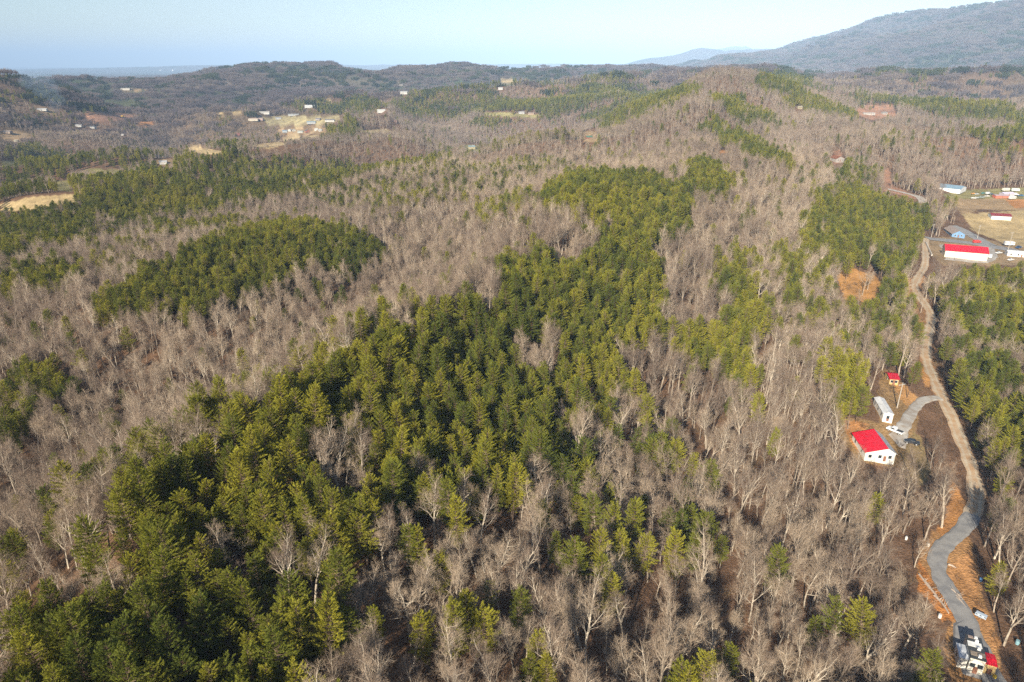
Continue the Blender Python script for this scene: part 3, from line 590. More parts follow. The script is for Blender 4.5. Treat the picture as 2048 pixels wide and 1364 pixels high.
def house(name, label, cat, x, y, yaw, w, dp, h, rh, wc, rc, rc2=None, ridge='x', over=.4, windows=(2, 1), door=True, chimney=False, group=None, z=None, vis=.95, metal=True, porch=None, ro=0.0, flat=False):
    """local x = front width, -y = front (towards the camera side), ridge along x or y"""
    zz = min(H1(x, y), H1(x + 2, y), H1(x - 2, y)) if z is None else z
    zz = H1(x, y) if z is None else z
    e = empty(name, (x, y, zz), yaw); e.scale = (SB, SB, SB); w /= SB; dp /= SB; tag(e, label, cat, group); hw, hd = w / 2, dp / 2
    W_ = MB(); W_.box((0, 0, h / 2 - .5), (w, dp, h + 1.0))
    if not flat:
        if ridge == 'x':
            for s in (-1, 1): W_.v += [(s * (hw - .002), -hd, h), (s * (hw - .002), hd, h), (s * (hw - .002), 0, h + rh - .05)]; k = len(W_.v); W_.f.append((k - 3, k - 2, k - 1)); W_.m.append(0)
        else:
            for s in (-1, 1): W_.v += [(-hw, s * (hd - .002), h), (hw, s * (hd - .002), h), (ro * hw, s * (hd - .002), h + rh - .05)]; k = len(W_.v); W_.f.append((k - 3, k - 2, k - 1)); W_.m.append(0)
    wall = W_.build('wall', paint(wc, .7, .10), e)
    def slab(m, a, b, c_, d_, th=.14):
        k = len(m.v)
        for p in (a, b, c_, d_): m.v.append(p)
        for p in (a, b, c_, d_): m.v.append((p[0], p[1], p[2] + th))
        for q in ((0, 3, 2, 1), (4, 5, 6, 7), (0, 1, 5, 4), (1, 2, 6, 5), (2, 3, 7, 6), (3, 0, 4, 7)): m.f.append(tuple(k + i for i in q)); m.m.append(0)
    rm = ribbed if metal else (lambda c_: paint(c_, .85, .15)); sl = rh / (hd if ridge == 'x' else hw)
    if flat:
        A_ = MB(); A_.box((0, 0, h + .1), (w + .3, dp + .3, .2)); roof = A_.build('roof', rm(rc), e)
    elif ridge == 'x':
        A_ = MB(); slab(A_, (-hw - over, -hd - over, h - sl * over), (hw + over, -hd - over, h - sl * over), (hw + over, 0, h + rh), (-hw - over, 0, h + rh))
        B_ = MB(); slab(B_, (hw + over, hd + over, h - sl * over), (-hw - over, hd + over, h - sl * over), (-hw - over, .01, h + rh), (hw + over, .01, h + rh))
        A_.v = [(a, b, c_ + .02) for a, b, c_ in A_.v]
        if rc2 is None or rc2 == rc: A_.add(B_, Matrix.Identity(4)); roof = A_.build('roof', rm(rc), e)
        else: roof = A_.build('roof', rm(rc), e); B_.build('roof', rm(rc2), e)
    else:
        A_ = MB(); slab(A_, (-hw - over, hd + over, h - sl * over), (-hw - over, -hd - over, h - sl * over), (ro * hw, -hd - over, h + rh), (ro * hw, hd + over, h + rh))
        B_ = MB(); slab(B_, (hw + over, -hd - over, h - sl * over), (hw + over, hd + over, h - sl * over), (ro * hw + .01, hd + over, h + rh), (ro * hw + .01, -hd - over, h + rh))
        A_.v = [(a, b, c_ + .02) for a, b, c_ in A_.v]
        if rc2 is None or rc2 == rc: A_.add(B_, Matrix.Identity(4)); roof = A_.build('roof', rm(rc), e)
        else:
            roof = A_.build('roof', rm(rc), e); r2 = B_.build('roof', rm(rc2), e)
    fr = paint(WHITE if sum(wc) < 1.8 else (.45,.45,.47), .5)
    def win(cx, cy_, ax, ww=1.0, wh=1.1, zc=None, nm='window'):
        zc = zc or h * .55; f = MB(); g_ = MB()
        if ax == 'y': f.box((cx, cy_, zc), (ww + .16, .06, wh + .16)); g_.box((cx, cy_ + (-.04 if cy_ < 0 else .04), zc), (ww, .03, wh))
        else: f.box((cx, cy_, zc), (.06, ww + .16, wh + .16)); g_.box((cx + (-.04 if cx < 0 else .04), cy_, zc), (.03, ww, wh))
        fo = f.build(nm, fr, e); g_.build('pane', GLASS, fo)
    nf, ns = windows
    for k in range(nf):
        px_ = -hw + w * (k + .5) / nf; win(px_, -hd - .02, 'y'); 
    for k in range(ns):
        py_ = -hd + dp * (k + .5) / ns
        for s in (-1, 1): win(s * (hw + .02), py_, 'x')
    if door:
        dx = 0 if nf % 2 == 0 else w * .5 / max(nf, 1) * 1.0; dm = MB(); dm.box((dx if abs(dx) < hw - .6 else 0, -hd - .03, 1.03), (.95, .07, 2.06)); do = dm.build('door', paint(DOORC), e)
        hm = MB(); hm.box(((dx if abs(dx) < hw - .6 else 0) + .35, -hd - .09, 1.0), (.08, .06, .08)); hm.build('handle', paint((.5,.45,.3), .3), do)
    if chimney:
        cm = MB(); cm.box((hw * .5, hd * .25, h + rh * .6 + .5), (.8, .8, rh + 1.3)); cm.build('chimney', paint(chimney if isinstance(chimney, tuple) else (.35,.15,.10), .9), roof)
    w *= SB; dp *= SB; h *= SB; rh *= SB
    rad = max(w, dp) * .6
    KEEP_OUT.append((x, y, rad + 2.0))
    if vis:
        for q in np.linspace(-.5, .5, 5):
            wx = x + math.cos(yaw) * q * w; wy = y + math.sin(yaw) * q * w; X_, Y_, F_ = project(wx, wy, zz + h * .6); VIS.append((float(X_), float(Y_), w * .16 * FPX / F_ + 1, (h * .7 + rh * .5) * FPX / F_ + 1, float(F_) - dp * .5, vis))
    return e
def foot(A, B, Cc=None, depth=None):
    a = np.array(hit(*A)[:2]); b = np.array(hit(*B)[:2]); w = np.hypot(*(b - a)); yaw = math.atan2(b[1] - a[1], b[0] - a[0]); n = np.array([-math.sin(yaw), math.cos(yaw)])
    if depth is None: c_ = np.array(hit(*Cc)[:2]); depth = abs((c_ - b) @ n)
    m = (a + b) / 2 + n * depth / 2; return float(m[0]), float(m[1]), float(yaw), float(w), float(depth)
RED = (.70,.008,.03); SB = .75
x, y, yw, w, dp = foot((1728,921), (1786,931), (1812,894)); print('HOUSE', w, dp, yw)
house('red_roof_house', 'white house with bright red and grey metal roof slopes beside the gravel yard', 'house', x, y, yw, w, dp, 3.2, 1.9, WHITE, RED, (.42,.43,.45), 'y', windows=(3, 2), ro=.42)
x, y, yw, w, dp = foot((1764,843), (1783,847), (1796,819)); print('TRAILER', w, dp)
house('mobile_home', 'white mobile home with pale metal roof just uphill of the red roofed house', 'mobile home', x, y, yw, w, dp, 2.9, .6, WHITE, (.66,.67,.68), None, 'y', windows=(1, 3), over=.2)
x, y, yw, w, dp = foot((1778,768), (1795,771), None, 5)
house('small_cabin', 'small yellow timber cabin with dark red roof above the mobile home', 'cabin', x, y, yw, w, dp, 2.6, 1.0, (.55,.38,.16), (.45,.01,.03), None, 'x', windows=(2, 1))
x, y, yw, w, dp = foot((1888.5,513.5), (1973,523), None, 9); print('LONG', w, dp)
house('long_workshop', 'long cream walled building with bright red roof beside the valley road', 'building', x, y, yw, w, dp, 5.4, 3.2, (.80,.75,.62), RED, None, 'x', windows=(0, 2), door=False)
x, y, yw, w, dp = foot((1908,474.5), (1932,477), None, 16)
house('blue_gable_house', 'light blue gabled house with brown roof behind the long red roofed building', 'house', x, y, yw - .15, w, dp, 2.8, 2.6, (.16,.30,.50), (.30,.24,.21), None, 'y', windows=(2, 2), metal=False)
x, y, yw, w, dp = foot((1912,388.5), (1940,387.5), None, 17)
house('metal_garage', 'white gabled metal garage with blue grey roof beside the row of scrap vehicles', 'garage', x - 2, y, yw + .35, w, dp, 3.6, 2.2, (.75,.77,.80), (.22,.33,.42), None, 'y', windows=(1, 1))
x, y, yw, w, dp = foot((1982,438.5), (2021.5,441), None, 7)
house('long_barn', 'long low pale barn with rusty dark red roof at the top of the tan field', 'barn', x, y, yw, w, dp, 2.9, 1.5, (.62,.70,.74), (.22,.03,.035), None, 'x', windows=(0, 1), door=False, vis=1)
x, y, yw, w, dp = foot((2014,512), (2072,516), None, 5.5)
house('white_trailer_home', 'white single wide trailer home at the right edge, right of the long red roofed building', 'mobile home', x, y, yw, w, dp, 3.0, .7, WHITE, (.75,.76,.76), None, 'x', windows=(4, 1), over=.15)
# the complex at the bottom right corner
a = np.array(hit(1932, 1345)[:2]); b = np.array(hit(1962, 1352)[:2]); c_ = np.array(hit(1961, 1305)[:2]); yw = math.atan2(*(c_ - b)[::-1]) - math.pi / 2; yw = max(yw, -.42)
w = abs((b - a) @ np.array([math.cos(yw), math.sin(yw)])); dp = np.hypot(*(c_ - b)); x, y = (a + b) / 2 + np.array([-math.sin(yw), math.cos(yw)]) * dp / 2; x = float(x); y = float(y)
e = house('white_building', 'white walled building with black and white patched flat roof in the bottom right corner', 'building', x, y, yw, w, dp, 4.2, 0, (.72,.70,.62), (.05,.055,.06), windows=(2, 2), flat=True)
for cxx, cyy, ww, dd, cc, hh in ((-.05, .12, .95, .22, (.72,.73,.72), .1), (.02, -.30, .96, .18, (.27,.22,.17), .08), (-.22, .44, .35, .10, (.35,.27,.23), .14)):
    m_ = MB(); m_.box((cxx * w / SB, cyy * dp / SB, 4.4 + hh / 2), (ww * w / SB, dd * dp / SB, hh)); m_.build('roof_sheet', paint(cc, .6, .2), e)
for cxx, cyy in ((.1, .40), (.12, .27), (.15, -.08), (.1, -.42)):
    m_ = MB(); m_.box((cxx * w / SB, cyy * dp / SB, 4.4 + .35), (.75, .6, .55), taper=.8); m_.build('roof_vent', paint((.75,.76,.76), .5), e)
ca_, sa_ = math.cos(yw), math.sin(yw)
def off(dx, dy): return x + ca_ * dx - sa_ * dy, y + sa_ * dx + ca_ * dy
ax_, ay_ = off(w * .5 + .95, -dp * .18)
house('red_shed', 'narrow lean-to with bright red roof against the white building in the bottom right corner', 'shed', ax_, ay_, yw, 1.7, dp * .5, 3.2, .25, (.62,.45,.20), RED, None, 'x', windows=(0, 1), over=.1, door=True)
ax_, ay_ = off(-w * .5 - .75, -dp * .1)
house('white_shed', 'narrow white lean-to left of the white building in the bottom right corner', 'shed', ax_, ay_, yw, 1.3, dp * .62, 2.8, .2, (.74,.73,.68), (.62,.66,.72), None, 'x', windows=(0, 1), over=.1, door=False)
# far houses  (px, py, width, depth, height, roof height, wall, roof, yaw, ridge, name, label, category)
FH = [
 (85,221,30,12,4,3,(.75,.75,.72),(.55,.56,.58),.1,'x','white_house','large white house in a clearing beside the blue smoke','house'),
 (15,266,26,12,4,3,(.45,.36,.30),(.30,.27,.26),-.1,'x','brick_house','brown house with grey roof at the left edge','house'),
 (33,283,9,8,3,2,(.70,.66,.5),(.55,.5,.4),.2,'x','pale_shed','pale shed below the brown house at the left edge','shed'),
 (158,253,18,11,4,3,WHITE,(.45,.46,.48),.2,'x','white_house','white house, leftmost of two in the trees below the red clearing','house'),
 (186,256,22,11,4,3,(.6,.6,.6),(.20,.22,.25),-.2,'x','grey_house','grey house with dark roof below the red earth clearing','house'),
 (246,271,10,8,3,2,WHITE,(.6,.6,.6),0,'x','white_cottage','tiny white cottage alone in bare trees below the orange clearing','cottage'),
 (327,327,11,8,3.5,2.5,WHITE,(.6,.6,.62),.3,'x','white_farmhouse','small white farmhouse between the dark pines and the mid-left pine wood','house'),
 (507,241,34,14,5,3,(.75,.68,.55),(.62,.5,.42),.05,'x','cream_hall','cream walled hall, westernmost of the village buildings','building'),
 (522,240,20,12,4.5,3,(.6,.42,.36),(.5,.42,.38),-.2,'x','pink_house','pinkish house beside the cream hall in the village','house'),
 (529,228,38,14,5,4,WHITE,(.62,.60,.56),.1,'x','white_hall','long white hall on the orange bank above the village','building'),
 (620,215,36,14,5,4,(.72,.74,.76),(.75,.77,.78),0,'x','white_barn','white roofed barn in front of the green pines above the village','barn'),
 (557,238,20,10,4,3,(.6,.62,.64),(.35,.36,.38),.3,'x','grey_house','grey house in the village, left of the long grey shed','house'),
 (588,231,40,10,4,2,(.5,.52,.54),(.38,.4,.42),0,'x','grey_shed','long grey shed in the upper part of the village','shed'),
 (623,247,30,14,5,3,(.55,.58,.6),(.36,.46,.52),.1,'x','blue_roof_house','blue grey roofed house beside the green field in the village','house'),
 (637,240,18,11,4,3,(.5,.46,.44),(.25,.24,.26),-.4,'x','dark_house','dark roofed house just above the blue grey roofed one','house'),
 (660,243,32,14,5,3,WHITE,(.25,.24,.25),.1,'x','white_house','white house with dark roof at the right end of the village','house'),
 (570,264,16,11,4,3,(.6,.68,.74),(.30,.40,.50),.2,'x','blue_house','pale blue house, leftmost in the lower village row','house'),
 (580,262,12,9,4,3,WHITE,(.6,.58,.54),-.3,'y','white_house','white house, second from left in the lower village row','house'),
 (588,262,12,9,4,3,(.7,.68,.6),(.28,.3,.3),.4,'y','cream_house','cream house, third from left in the lower village row','house'),
 (601,265,18,10,4,2,(.66,.70,.66),(.5,.55,.52),0,'x','pale_green_house','pale green house in the middle of the lower village row','house'),
 (615,264,16,11,4,4,(.50,.17,.09),(.14,.15,.17),.6,'y','red_brick_house','red brick house with black roof in the lower village row','house'),
 (633,261,12,9,5,3,WHITE,(.7,.68,.62),0,'x','white_house','tall white house, rightmost large one in the lower village row','house'),
 (641,262,8,7,3,2,(.7,.72,.72),(.6,.62,.62),0,'x','white_shed','small white shed at the right end of the lower village row','shed'),
 (477,270,12,9,4,3,(.32,.10,.08),(.30,.12,.10),.2,'x','red_house','dark red house in bare trees left of the village','house'),
 (763,225,26,14,6,4,WHITE,(.70,.70,.68),.1,'x','white_manor','big white house on the hill right of the village','house'),
 (790,244,14,10,3,2,(.30,.18,.14),(.3,.2,.16),0,'x','brown_house','brown house in bare trees below the big white house','house'),
 (808,188,26,14,6,4,WHITE,(.55,.56,.56),.0,'x','white_hill_house','white house half way up the pine covered hill','house'),
 (802,171,20,12,5,3,(.4,.36,.32),(.3,.28,.28),.2,'x','stone_house','grey brown house near the top of the pine covered hill','house'),
 (943,297,14,9,5,3,(.62,.55,.34),(.30,.42,.46),.3,'x','blue_roof_cottage','cream house with blue grey roof and tall white chimney among green pines','house'),
 (1178,278,13,9,4,3,(.40,.13,.07),(.10,.22,.15),.2,'x','green_roof_house','red brown house with green roof under the middle ridge','house'),
 (1001,179,16,10,4,3,WHITE,(.7,.7,.7),0,'x','white_cottage','tiny white cottage on the far valley floor near the centre','cottage'),
 (1043,227,18,10,4,2,(.6,.6,.6),(.55,.55,.56),0,'x','grey_roof_house','pale grey house left of two in front of the straight pine belt','house'),
 (1062,229,18,10,4,2,(.55,.40,.28),(.45,.35,.3),0,'x','tan_house','tan house, right of two in front of the straight pine belt','house'),
 (1599,217,9,7,3,2,(.55,.48,.3),(.5,.45,.32),0,'x','yellow_shed','small yellowish shed in the gap left of the red earth clearing','shed'),
 (1737,229,26,8,3,1.2,(.66,.62,.58),(.6,.58,.55),.0,'x','long_white_house','long pale house in the red earth clearing on the right','house'),
 (1768,228,12,8,3,2,(.55,.5,.46),(.4,.38,.36),.1,'x','grey_cabin','small grey cabin right of the long pale house in the red clearing','cabin'),
 (1673,322,10,12,4,3,(.55,.5,.46),(.34,.12,.05),.2,'y','rust_roof_house','narrow house with rusty red roof among bare trees on the right','house'),
 (252,180,46,16,6,3,(.66,.62,.55),(.6,.58,.52),.0,'x','pale_building','pale building in a clearing on the far wooded hill','building'),
]
for (px_, py_, w_, d_, h_, r_, wc, rc, yw_, rg_, nm, lab, cat) in FH:
    hx, hy, hz_ = hit(px_, py_); k_ = .62 if py_ < 290 else .8; house(nm, lab, cat, hx, hy, yw_, w_ * k_, d_ * k_, h_ * .85, r_ * .8, tuple(v * .62 for v in wc), tuple(v * .6 for v in rc), None, rg_, windows=(3 if w_ > 15 else 2, 1), metal=False, vis=.97, chimney=((.8,.8,.78) if nm == 'blue_roof_cottage' else False))
# pale water tanks on the far plain
for k, (px_, py_) in enumerate(((321,142), (346,142))):
    hx, hy, hz_ = hit(px_, py_, 30, 16000); e = empty('storage_tank', (hx, hy, hz_)); tag(e, ['smaller left', 'larger right'][k] + ' white storage tank of two far out on the blue plain', 'tank', 'white tanks on the far plain')
    t = MB(); rr = 9 + 5 * k; t.tube([(0, 0, -5), (0, 0, 22)], [rr, rr], 20); t.build('tank_wall', paint(WHITE), e); t = MB(); t.tube([(0, 0, 22), (0, 0, 26)], [rr + .5, 2], 20, cap=True); t.build('roof', paint((.7,.7,.7)), e)
# ------------------------------------------------------------------ vehicles
TYRE = paint((.03,.03,.03), .9); RIM = paint((.5,.5,.52), .35)
def vehicle(name, label, cat, px_, py_, yaw, c_, kind='car', group=None, vis=.95, world=None, sc_=1.0):
    x, y, z = world or hit(px_, py_); e = empty(name, (x, y, z + .32), yaw); sc_ = sc_ * .8; e.scale = (sc_,) * 3; tag(e, label, cat, group)
    P = paint(c_, .35, .05); L, Wd = {'car': (4.5, 1.8), 'pickup': (5.4, 1.9), 'van': (5.2, 2.0), 'camper': (7.0, 2.4), 'truck': (7.5, 2.4), 'trailer': (5.5, 2.3)}[kind]; hl = L / 2
    prof = {'car': [(-hl, .35), (-hl, .85), (-hl + .9, .95), (-hl + 1.4, 1.42), (hl - 1.9, 1.45), (hl - 1.1, .98), (hl - .1, .82), (hl, .35)],
            'pickup': [(-hl, .45), (-hl, 1.05), (-.4, 1.08), (-.2, 1.75), (1.0, 1.78), (1.6, 1.15), (hl - .1, 1.05), (hl, .45)],
            'van': [(-hl, .4), (-hl, 2.1), (hl - 1.6, 2.15), (hl - .8, 1.2), (hl, 1.05), (hl, .4)],
            'camper': [(-hl, .5), (-hl, 2.8), (hl - .6, 2.85), (hl, 2.3), (hl, .5)],
            'truck': [(-hl, .6), (-hl, 2.9), (hl - 2.2, 2.9), (hl - 2.15, 2.3), (hl - .9, 2.25), (hl - .3, 1.3), (hl, 1.2), (hl, .6)],
            'trailer': [(-hl, .6), (-hl, 2.5), (hl - .3, 2.5), (hl, 2.2), (hl, .6)]}[kind]
    b = MB(); b.prism(prof, -Wd / 2, Wd / 2); bo = b.build('body', P, e)
    mod = bo.modifiers.new('bevel', 'BEVEL'); mod.width = .07; mod.segments = 2
    g_ = MB()
    if kind == 'car':
        for s in (-1, 1): g_.quad((-hl + 1.2, s * .905, 1.02), (hl - 1.5, s * .905, 1.02), (hl - 1.95, s * .905, 1.36), (-hl + 1.45, s * .905, 1.36))
        g_.quad((hl - 1.80, -.8, 1.42), (hl - 1.80, .8, 1.42), (hl - 1.08, .8, 1.02), (hl - 1.08, -.8, 1.02)); g_.quad((-hl + .9, -.8, 1.0), (-hl + .9, .8, 1.0), (-hl + 1.33, .8, 1.40), (-hl + 1.33, -.8, 1.40))
    elif kind == 'pickup':
        for s in (-1, 1): g_.quad((-.2, s * .955, 1.15), (1.35, s * .955, 1.15), (.95, s * .955, 1.68), (-.08, s * .955, 1.68))
        g_.quad((1.07, -.85, 1.75), (1.07, .85, 1.75), (1.6, .85, 1.2), (1.6, -.85, 1.2))
    elif kind in ('van', 'truck'):
        zt = 2.05; g_.quad((hl - 1.5, -.85, zt), (hl - 1.5, .85, zt), (hl - .78, .85, 1.25), (hl - .78, -.85, 1.25))
        for s in (-1, 1): g_.quad((hl - 2.4, s * (Wd / 2 + .005), 1.3), (hl - 1.2, s * (Wd / 2 + .005), 1.3), (hl - 1.65, s * (Wd / 2 + .005), 1.95), (hl - 2.4, s * (Wd / 2 + .005), 1.95))
    else:
        for s in (-1, 1):
            for q in (-2.2, 0, 2.0): g_.quad((q - .45, s * (Wd / 2 + .005), 1.5), (q + .45, s * (Wd / 2 + .005), 1.5), (q + .45, s * (Wd / 2 + .005), 2.05), (q - .45, s * (Wd / 2 + .005), 2.05))
    g_.v = [(a, b_, c__ + .012) for a, b_, c__ in g_.v]; g_.build('windows', GLASS, e)
    if kind == 'pickup': bb = MB(); bb.box((-1.55, 0, 1.10), (2.1, 1.6, .04)); bb.build('cargo_bed', paint((.05,.05,.05)), e)
    for ax_ in ((-hl + .95, hl - .95) if kind not in ('trailer', 'camper') else (-.5, .5)):
        for s in (-1, 1):
            w_ = MB(); w_.tube([(ax_, s * (Wd / 2 - .12), .34), (ax_, s * (Wd / 2 + .10), .34)], [.34, .34], 14, cap=True); wo = w_.build('wheel', TYRE, e); r_ = MB(); r_.tube([(ax_, s * (Wd / 2 + .10), .34), (ax_, s * (Wd / 2 + .13), .34)], [.2, .18], 10, cap=True); r_.build('rim', RIM, wo)
    if kind not in ('trailer', 'camper'):
        for s in (-1, 1): q = MB(); q.box((hl - .04, s * Wd * .36, .80 if kind != 'truck' else 1.0), (.12, .35, .16)); q.build('headlight', paint((.8,.8,.75), .2), e)
    KEEP_OUT.append((x, y, 3.5))
    if vis: X_, Y_, F_ = project(x, y, z + 1); VIS.append((float(X_), float(Y_), 2.5 * FPX / F_ + 1, 1.6 * FPX / F_ + 1, float(F_) - 1, vis))
    return e
vehicle('pickup_truck', 'white pickup parked behind the red roofed house', 'pickup truck', 1789, 866, 2.2, (.75,.77,.80), 'pickup')
vehicle('parked_car', 'black car parked on the gravel right of the red roofed house', 'car', 1822, 889, 2.7, (.02,.025,.035), 'car', sc_=1.05)
vehicle('red_tractor_truck', 'red and white truck standing on the valley road behind the long red roof', 'truck', 1953, 487, .1, (.55,.05,.04), 'truck', sc_=.8)
vehicle('parked_car', 'white car in the yard between the long red roof and the white trailer home', 'car', 1997, 508, .3, (.75,.76,.76), 'car')
vehicle('box_trailer', 'white box trailer beside the road just above the white trailer home', 'trailer', 2017, 492, -.1, (.78,.78,.78), 'trailer', sc_=1.2)
vehicle('parked_car', 'dark blue car beside the pine at the right edge', 'car', 2037, 497, .5, (.03,.08,.20), 'car', sc_=1.15)
vehicle('parked_car', 'small white car below the white trailer home at the right edge', 'car', 2021, 522, .4, (.76,.76,.76), 'car')
vehicle('white_van', 'white van at the right end wall of the long red roofed building', 'van', 1980, 516, .9, (.76,.77,.78), 'van')
JV = [(1947,389,'car',(.60,.28,.05),'orange car, nearest to the white garage'),(1953,390,'car',(.7,.72,.7),'silver car just right of the orange one'),(1966,388,'car',(.12,.35,.33),'teal car in the upper row of scrap vehicles'),
      (1976,389,'van',(.66,.68,.70),'grey white van in the upper row of scrap vehicles'),(1983,390,'car',(.06,.10,.14),'dark blue car right of the grey white van'),(1946,398,'car',(.76,.77,.72),'white car, first from left in the lower row'),
      (1951,397.5,'car',(.55,.58,.60),'light grey car, second from left in the lower row'),(1960,396.5,'pickup',(.30,.36,.34),'grey green pickup in the lower row'),(1966,396,'car',(.45,.50,.50),'grey car beside the grey green pickup'),
      (1974,394,'car',(.78,.76,.70),'cream car, rightmost in the lower row'),(2011,382.5,'camper',(.72,.72,.62),'long cream camper at the edge of the wood'),(2030,383,'camper',(.60,.68,.64),'pale green white camper near the right edge'),
      (2024,399,'camper',(.62,.68,.68),'pale grey camper, lowest beside the orange bank'),(2031,391,'van',(.80,.74,.78),'white van right of the red tarp shed'),(2041,393,'pickup',(.03,.12,.24),'dark blue pickup on the orange bank at the right edge')]
for px_, py_, kd, cc, lb in JV: vehicle({'car':'scrap_car','van':'scrap_van','pickup':'scrap_pickup','camper':'camper_trailer'}[kd], lb, {'car':'car','van':'van','pickup':'pickup truck','camper':'camper'}[kd], px_, py_, (px_ * 7.3) % 1.2 - .5, cc, kd, 'scrap vehicles beside the metal garage')
hx, hy, _ = hit(2001, 395); house('red_tarp_shed', 'low shed with orange red wall among the campers', 'shed', hx, hy, -.1, 10, 5, 2.4, .6, (.60,.16,.10), (.45,.35,.38), windows=(0, 0))
hx, hy, _ = hit(2013, 391); house('purple_roof_shed', 'shed with pale lavender roof among the campers', 'shed', hx, hy, .1, 9, 5, 2.6, 1.0, (.5,.45,.5), (.62,.58,.74), windows=(0, 0))
vehicle('yellow_digger', 'yellow truck on the red earth clearing in the far left', 'truck', 246, 234, .2, (.60,.38,.05), 'truck', sc_=1.3)
# ------------------------------------------------------------------ poles, barrier, logs
WOOD = simple('weathered_wood', (.42,.38,.33), .9, .2, 4); LOG = simple('grey_log', (.40,.33,.27), .9, .3, 2)
def pole(lab, px_, py_, hgt, arm=True, group='utility poles along the valley road', lamp=False):
    x, y, z = hit(px_, py_); e = empty('utility_pole', (x, y, z - .3), .3); tag(e, lab, 'utility pole', group)
    t = MB(); t.tube([(0, 0, 0), (0, 0, hgt)], [.17, .10], 8, cap=True); t.build('post', WOOD, e)
    t = MB(); t.box((0, .16, hgt - .8), (2.4, .12, .14)); a = t.build('cross_arm', WOOD, e)
    for q in (-1.0, -.4, .4, 1.0): t = MB(); t.tube([(q, .16, hgt - .73), (q, .16, hgt - .5)], [.06, .04], 6, cap=True); t.build('insulator', paint((.5,.5,.5), .3), a)
pole('tall pale utility pole left of the white trailer home', 2016, 500, 11)
pole('utility pole beside the road, right of the blue gabled house', 1954, 478, 9)
pole('thin utility pole at the right side of the mobile home roof', 1794, 816, 8.5, group='utility poles by the houses')
pole('utility pole on the road bend beside the pines, left of the long red roof', 1862, 476, 9)
a = hit(1850.5, 487); b = hit(1863.5, 511.5); m_ = MB(); yw_ = math.atan2(b[1] - a[1], b[0] - a[0]); Lb = math.hypot(b[0] - a[0], b[1] - a[1])
m_.prism([(-.28, -.4), (-.28, .12), (-.10, .9), (.10, .9), (.28, .12), (.28, -.4)], -Lb / 2, Lb / 2); tag(m_.build('concrete_barrier', paint((.66,.63,.58), .9, .15), None, ((a[0] + b[0]) / 2, (a[1] + b[1]) / 2, max(a[2], b[2])), yw_ - math.pi / 2), 'long white concrete barrier between the road and the long red roofed building', 'barrier')
rl = random.Random(5)
LP = [(1838,1150,1858,1178,'upper end'),(1848,1162,1868,1188,'second from the top'),(1858,1176,1880,1204,'third from the top'),(1868,1192,1888,1214,'fourth from the top'),(1880,1204,1897,1228,'lowest'),
      (1902,1180,1925,1200,'uppermost right of the grey road'),(1912,1192,1932,1216,'second right of the grey road'),(1896,1130,1912,1137,'lone one inside the road bend')]
for x0, y0, x1, y1, w_ in LP:
    a = Vector(hit(x0, y0)); b = Vector(hit(x1, y1)); a.z += .18; b.z += .2; m_ = MB(); md_ = (a + b) / 2 + rvec(rl) * .15; md_.z = (a.z + b.z) / 2; o0 = a.copy()
    m_.tube([Vector((0, 0, 0)), md_ - o0, b - o0], [.22, .19, .12], 7, cap=True)
    for _ in range(4):
        s_ = (md_ - o0) * rl.uniform(.4, 1.6); m_.tube([s_, s_ + rvec(rl) * .9 + Vector((0, 0, .5))], [.06, .02], 4)
    tag(m_.build('fallen_log', LOG, None, a), 'grey fallen log on the clay by the grey road, ' + w_, 'log', 'fallen logs beside the road')
def drum(name, lab, cat, px_, py_, c_, hh=.9, rr=.32, lay=False):
    hh *= .75; rr *= .7
    x, y, z = hit(px_, py_); e = empty(name, (x, y, z)); tag(e, lab, cat); t = MB(); t.tube([(0, 0, 0), (0, 0, hh * .33), (0, 0, hh * .36), (0, 0, hh * .66), (0, 0, hh * .69), (0, 0, hh)], [rr, rr, rr * 1.05, rr * 1.05, rr, rr], 14, cap=True); t.build('body', paint(c_, .5), e)
    t = MB(); t.tube([(0, 0, hh), (0, 0, hh + .04)], [rr * .96, rr * .9], 14, cap=True); t.build('lid', paint(tuple(v * .8 for v in c_), .5), e); KEEP_OUT.append((x, y, 1.5))
    X_, Y_, F_ = project(x, y, z + .5); VIS.append((float(X_), float(Y_), 7, 9, float(F_) - 1, .9))
drum('barrel', 'white barrel in brown brush left of the road bend', 'barrel', 1812, 1079, (.75,.75,.75), 1.0, .35)
drum('barrel', 'small pale barrel close to the left side of the road bend', 'barrel', 1856, 1093, (.7,.66,.6), 1.0, .35)
drum('barrel', 'blue barrel at the foot of the pale trees right of the road bend', 'barrel', 1961, 1162, (.10,.25,.50), .9, .4)
drum('barrel', 'light blue barrel in brush near the bottom right edge', 'barrel', 2034, 1288, (.25,.45,.52), 1.1, .45)
drum('barrel', 'white barrel left of the orange bank above the white building', 'barrel', 1879, 1235, (.72,.72,.70), 1.0, .42)
drum('barrel', 'yellow barrel at the bottom edge below the white building', 'barrel', 1988, 1358, (.70,.50,.03), 1.0, .4)
vehicle('utility_trailer', 'small light blue trailer beside the grey road above the white building', 'trailer', 1960, 1237, 2.3, (.42,.50,.60), 'trailer', sc_=.42)

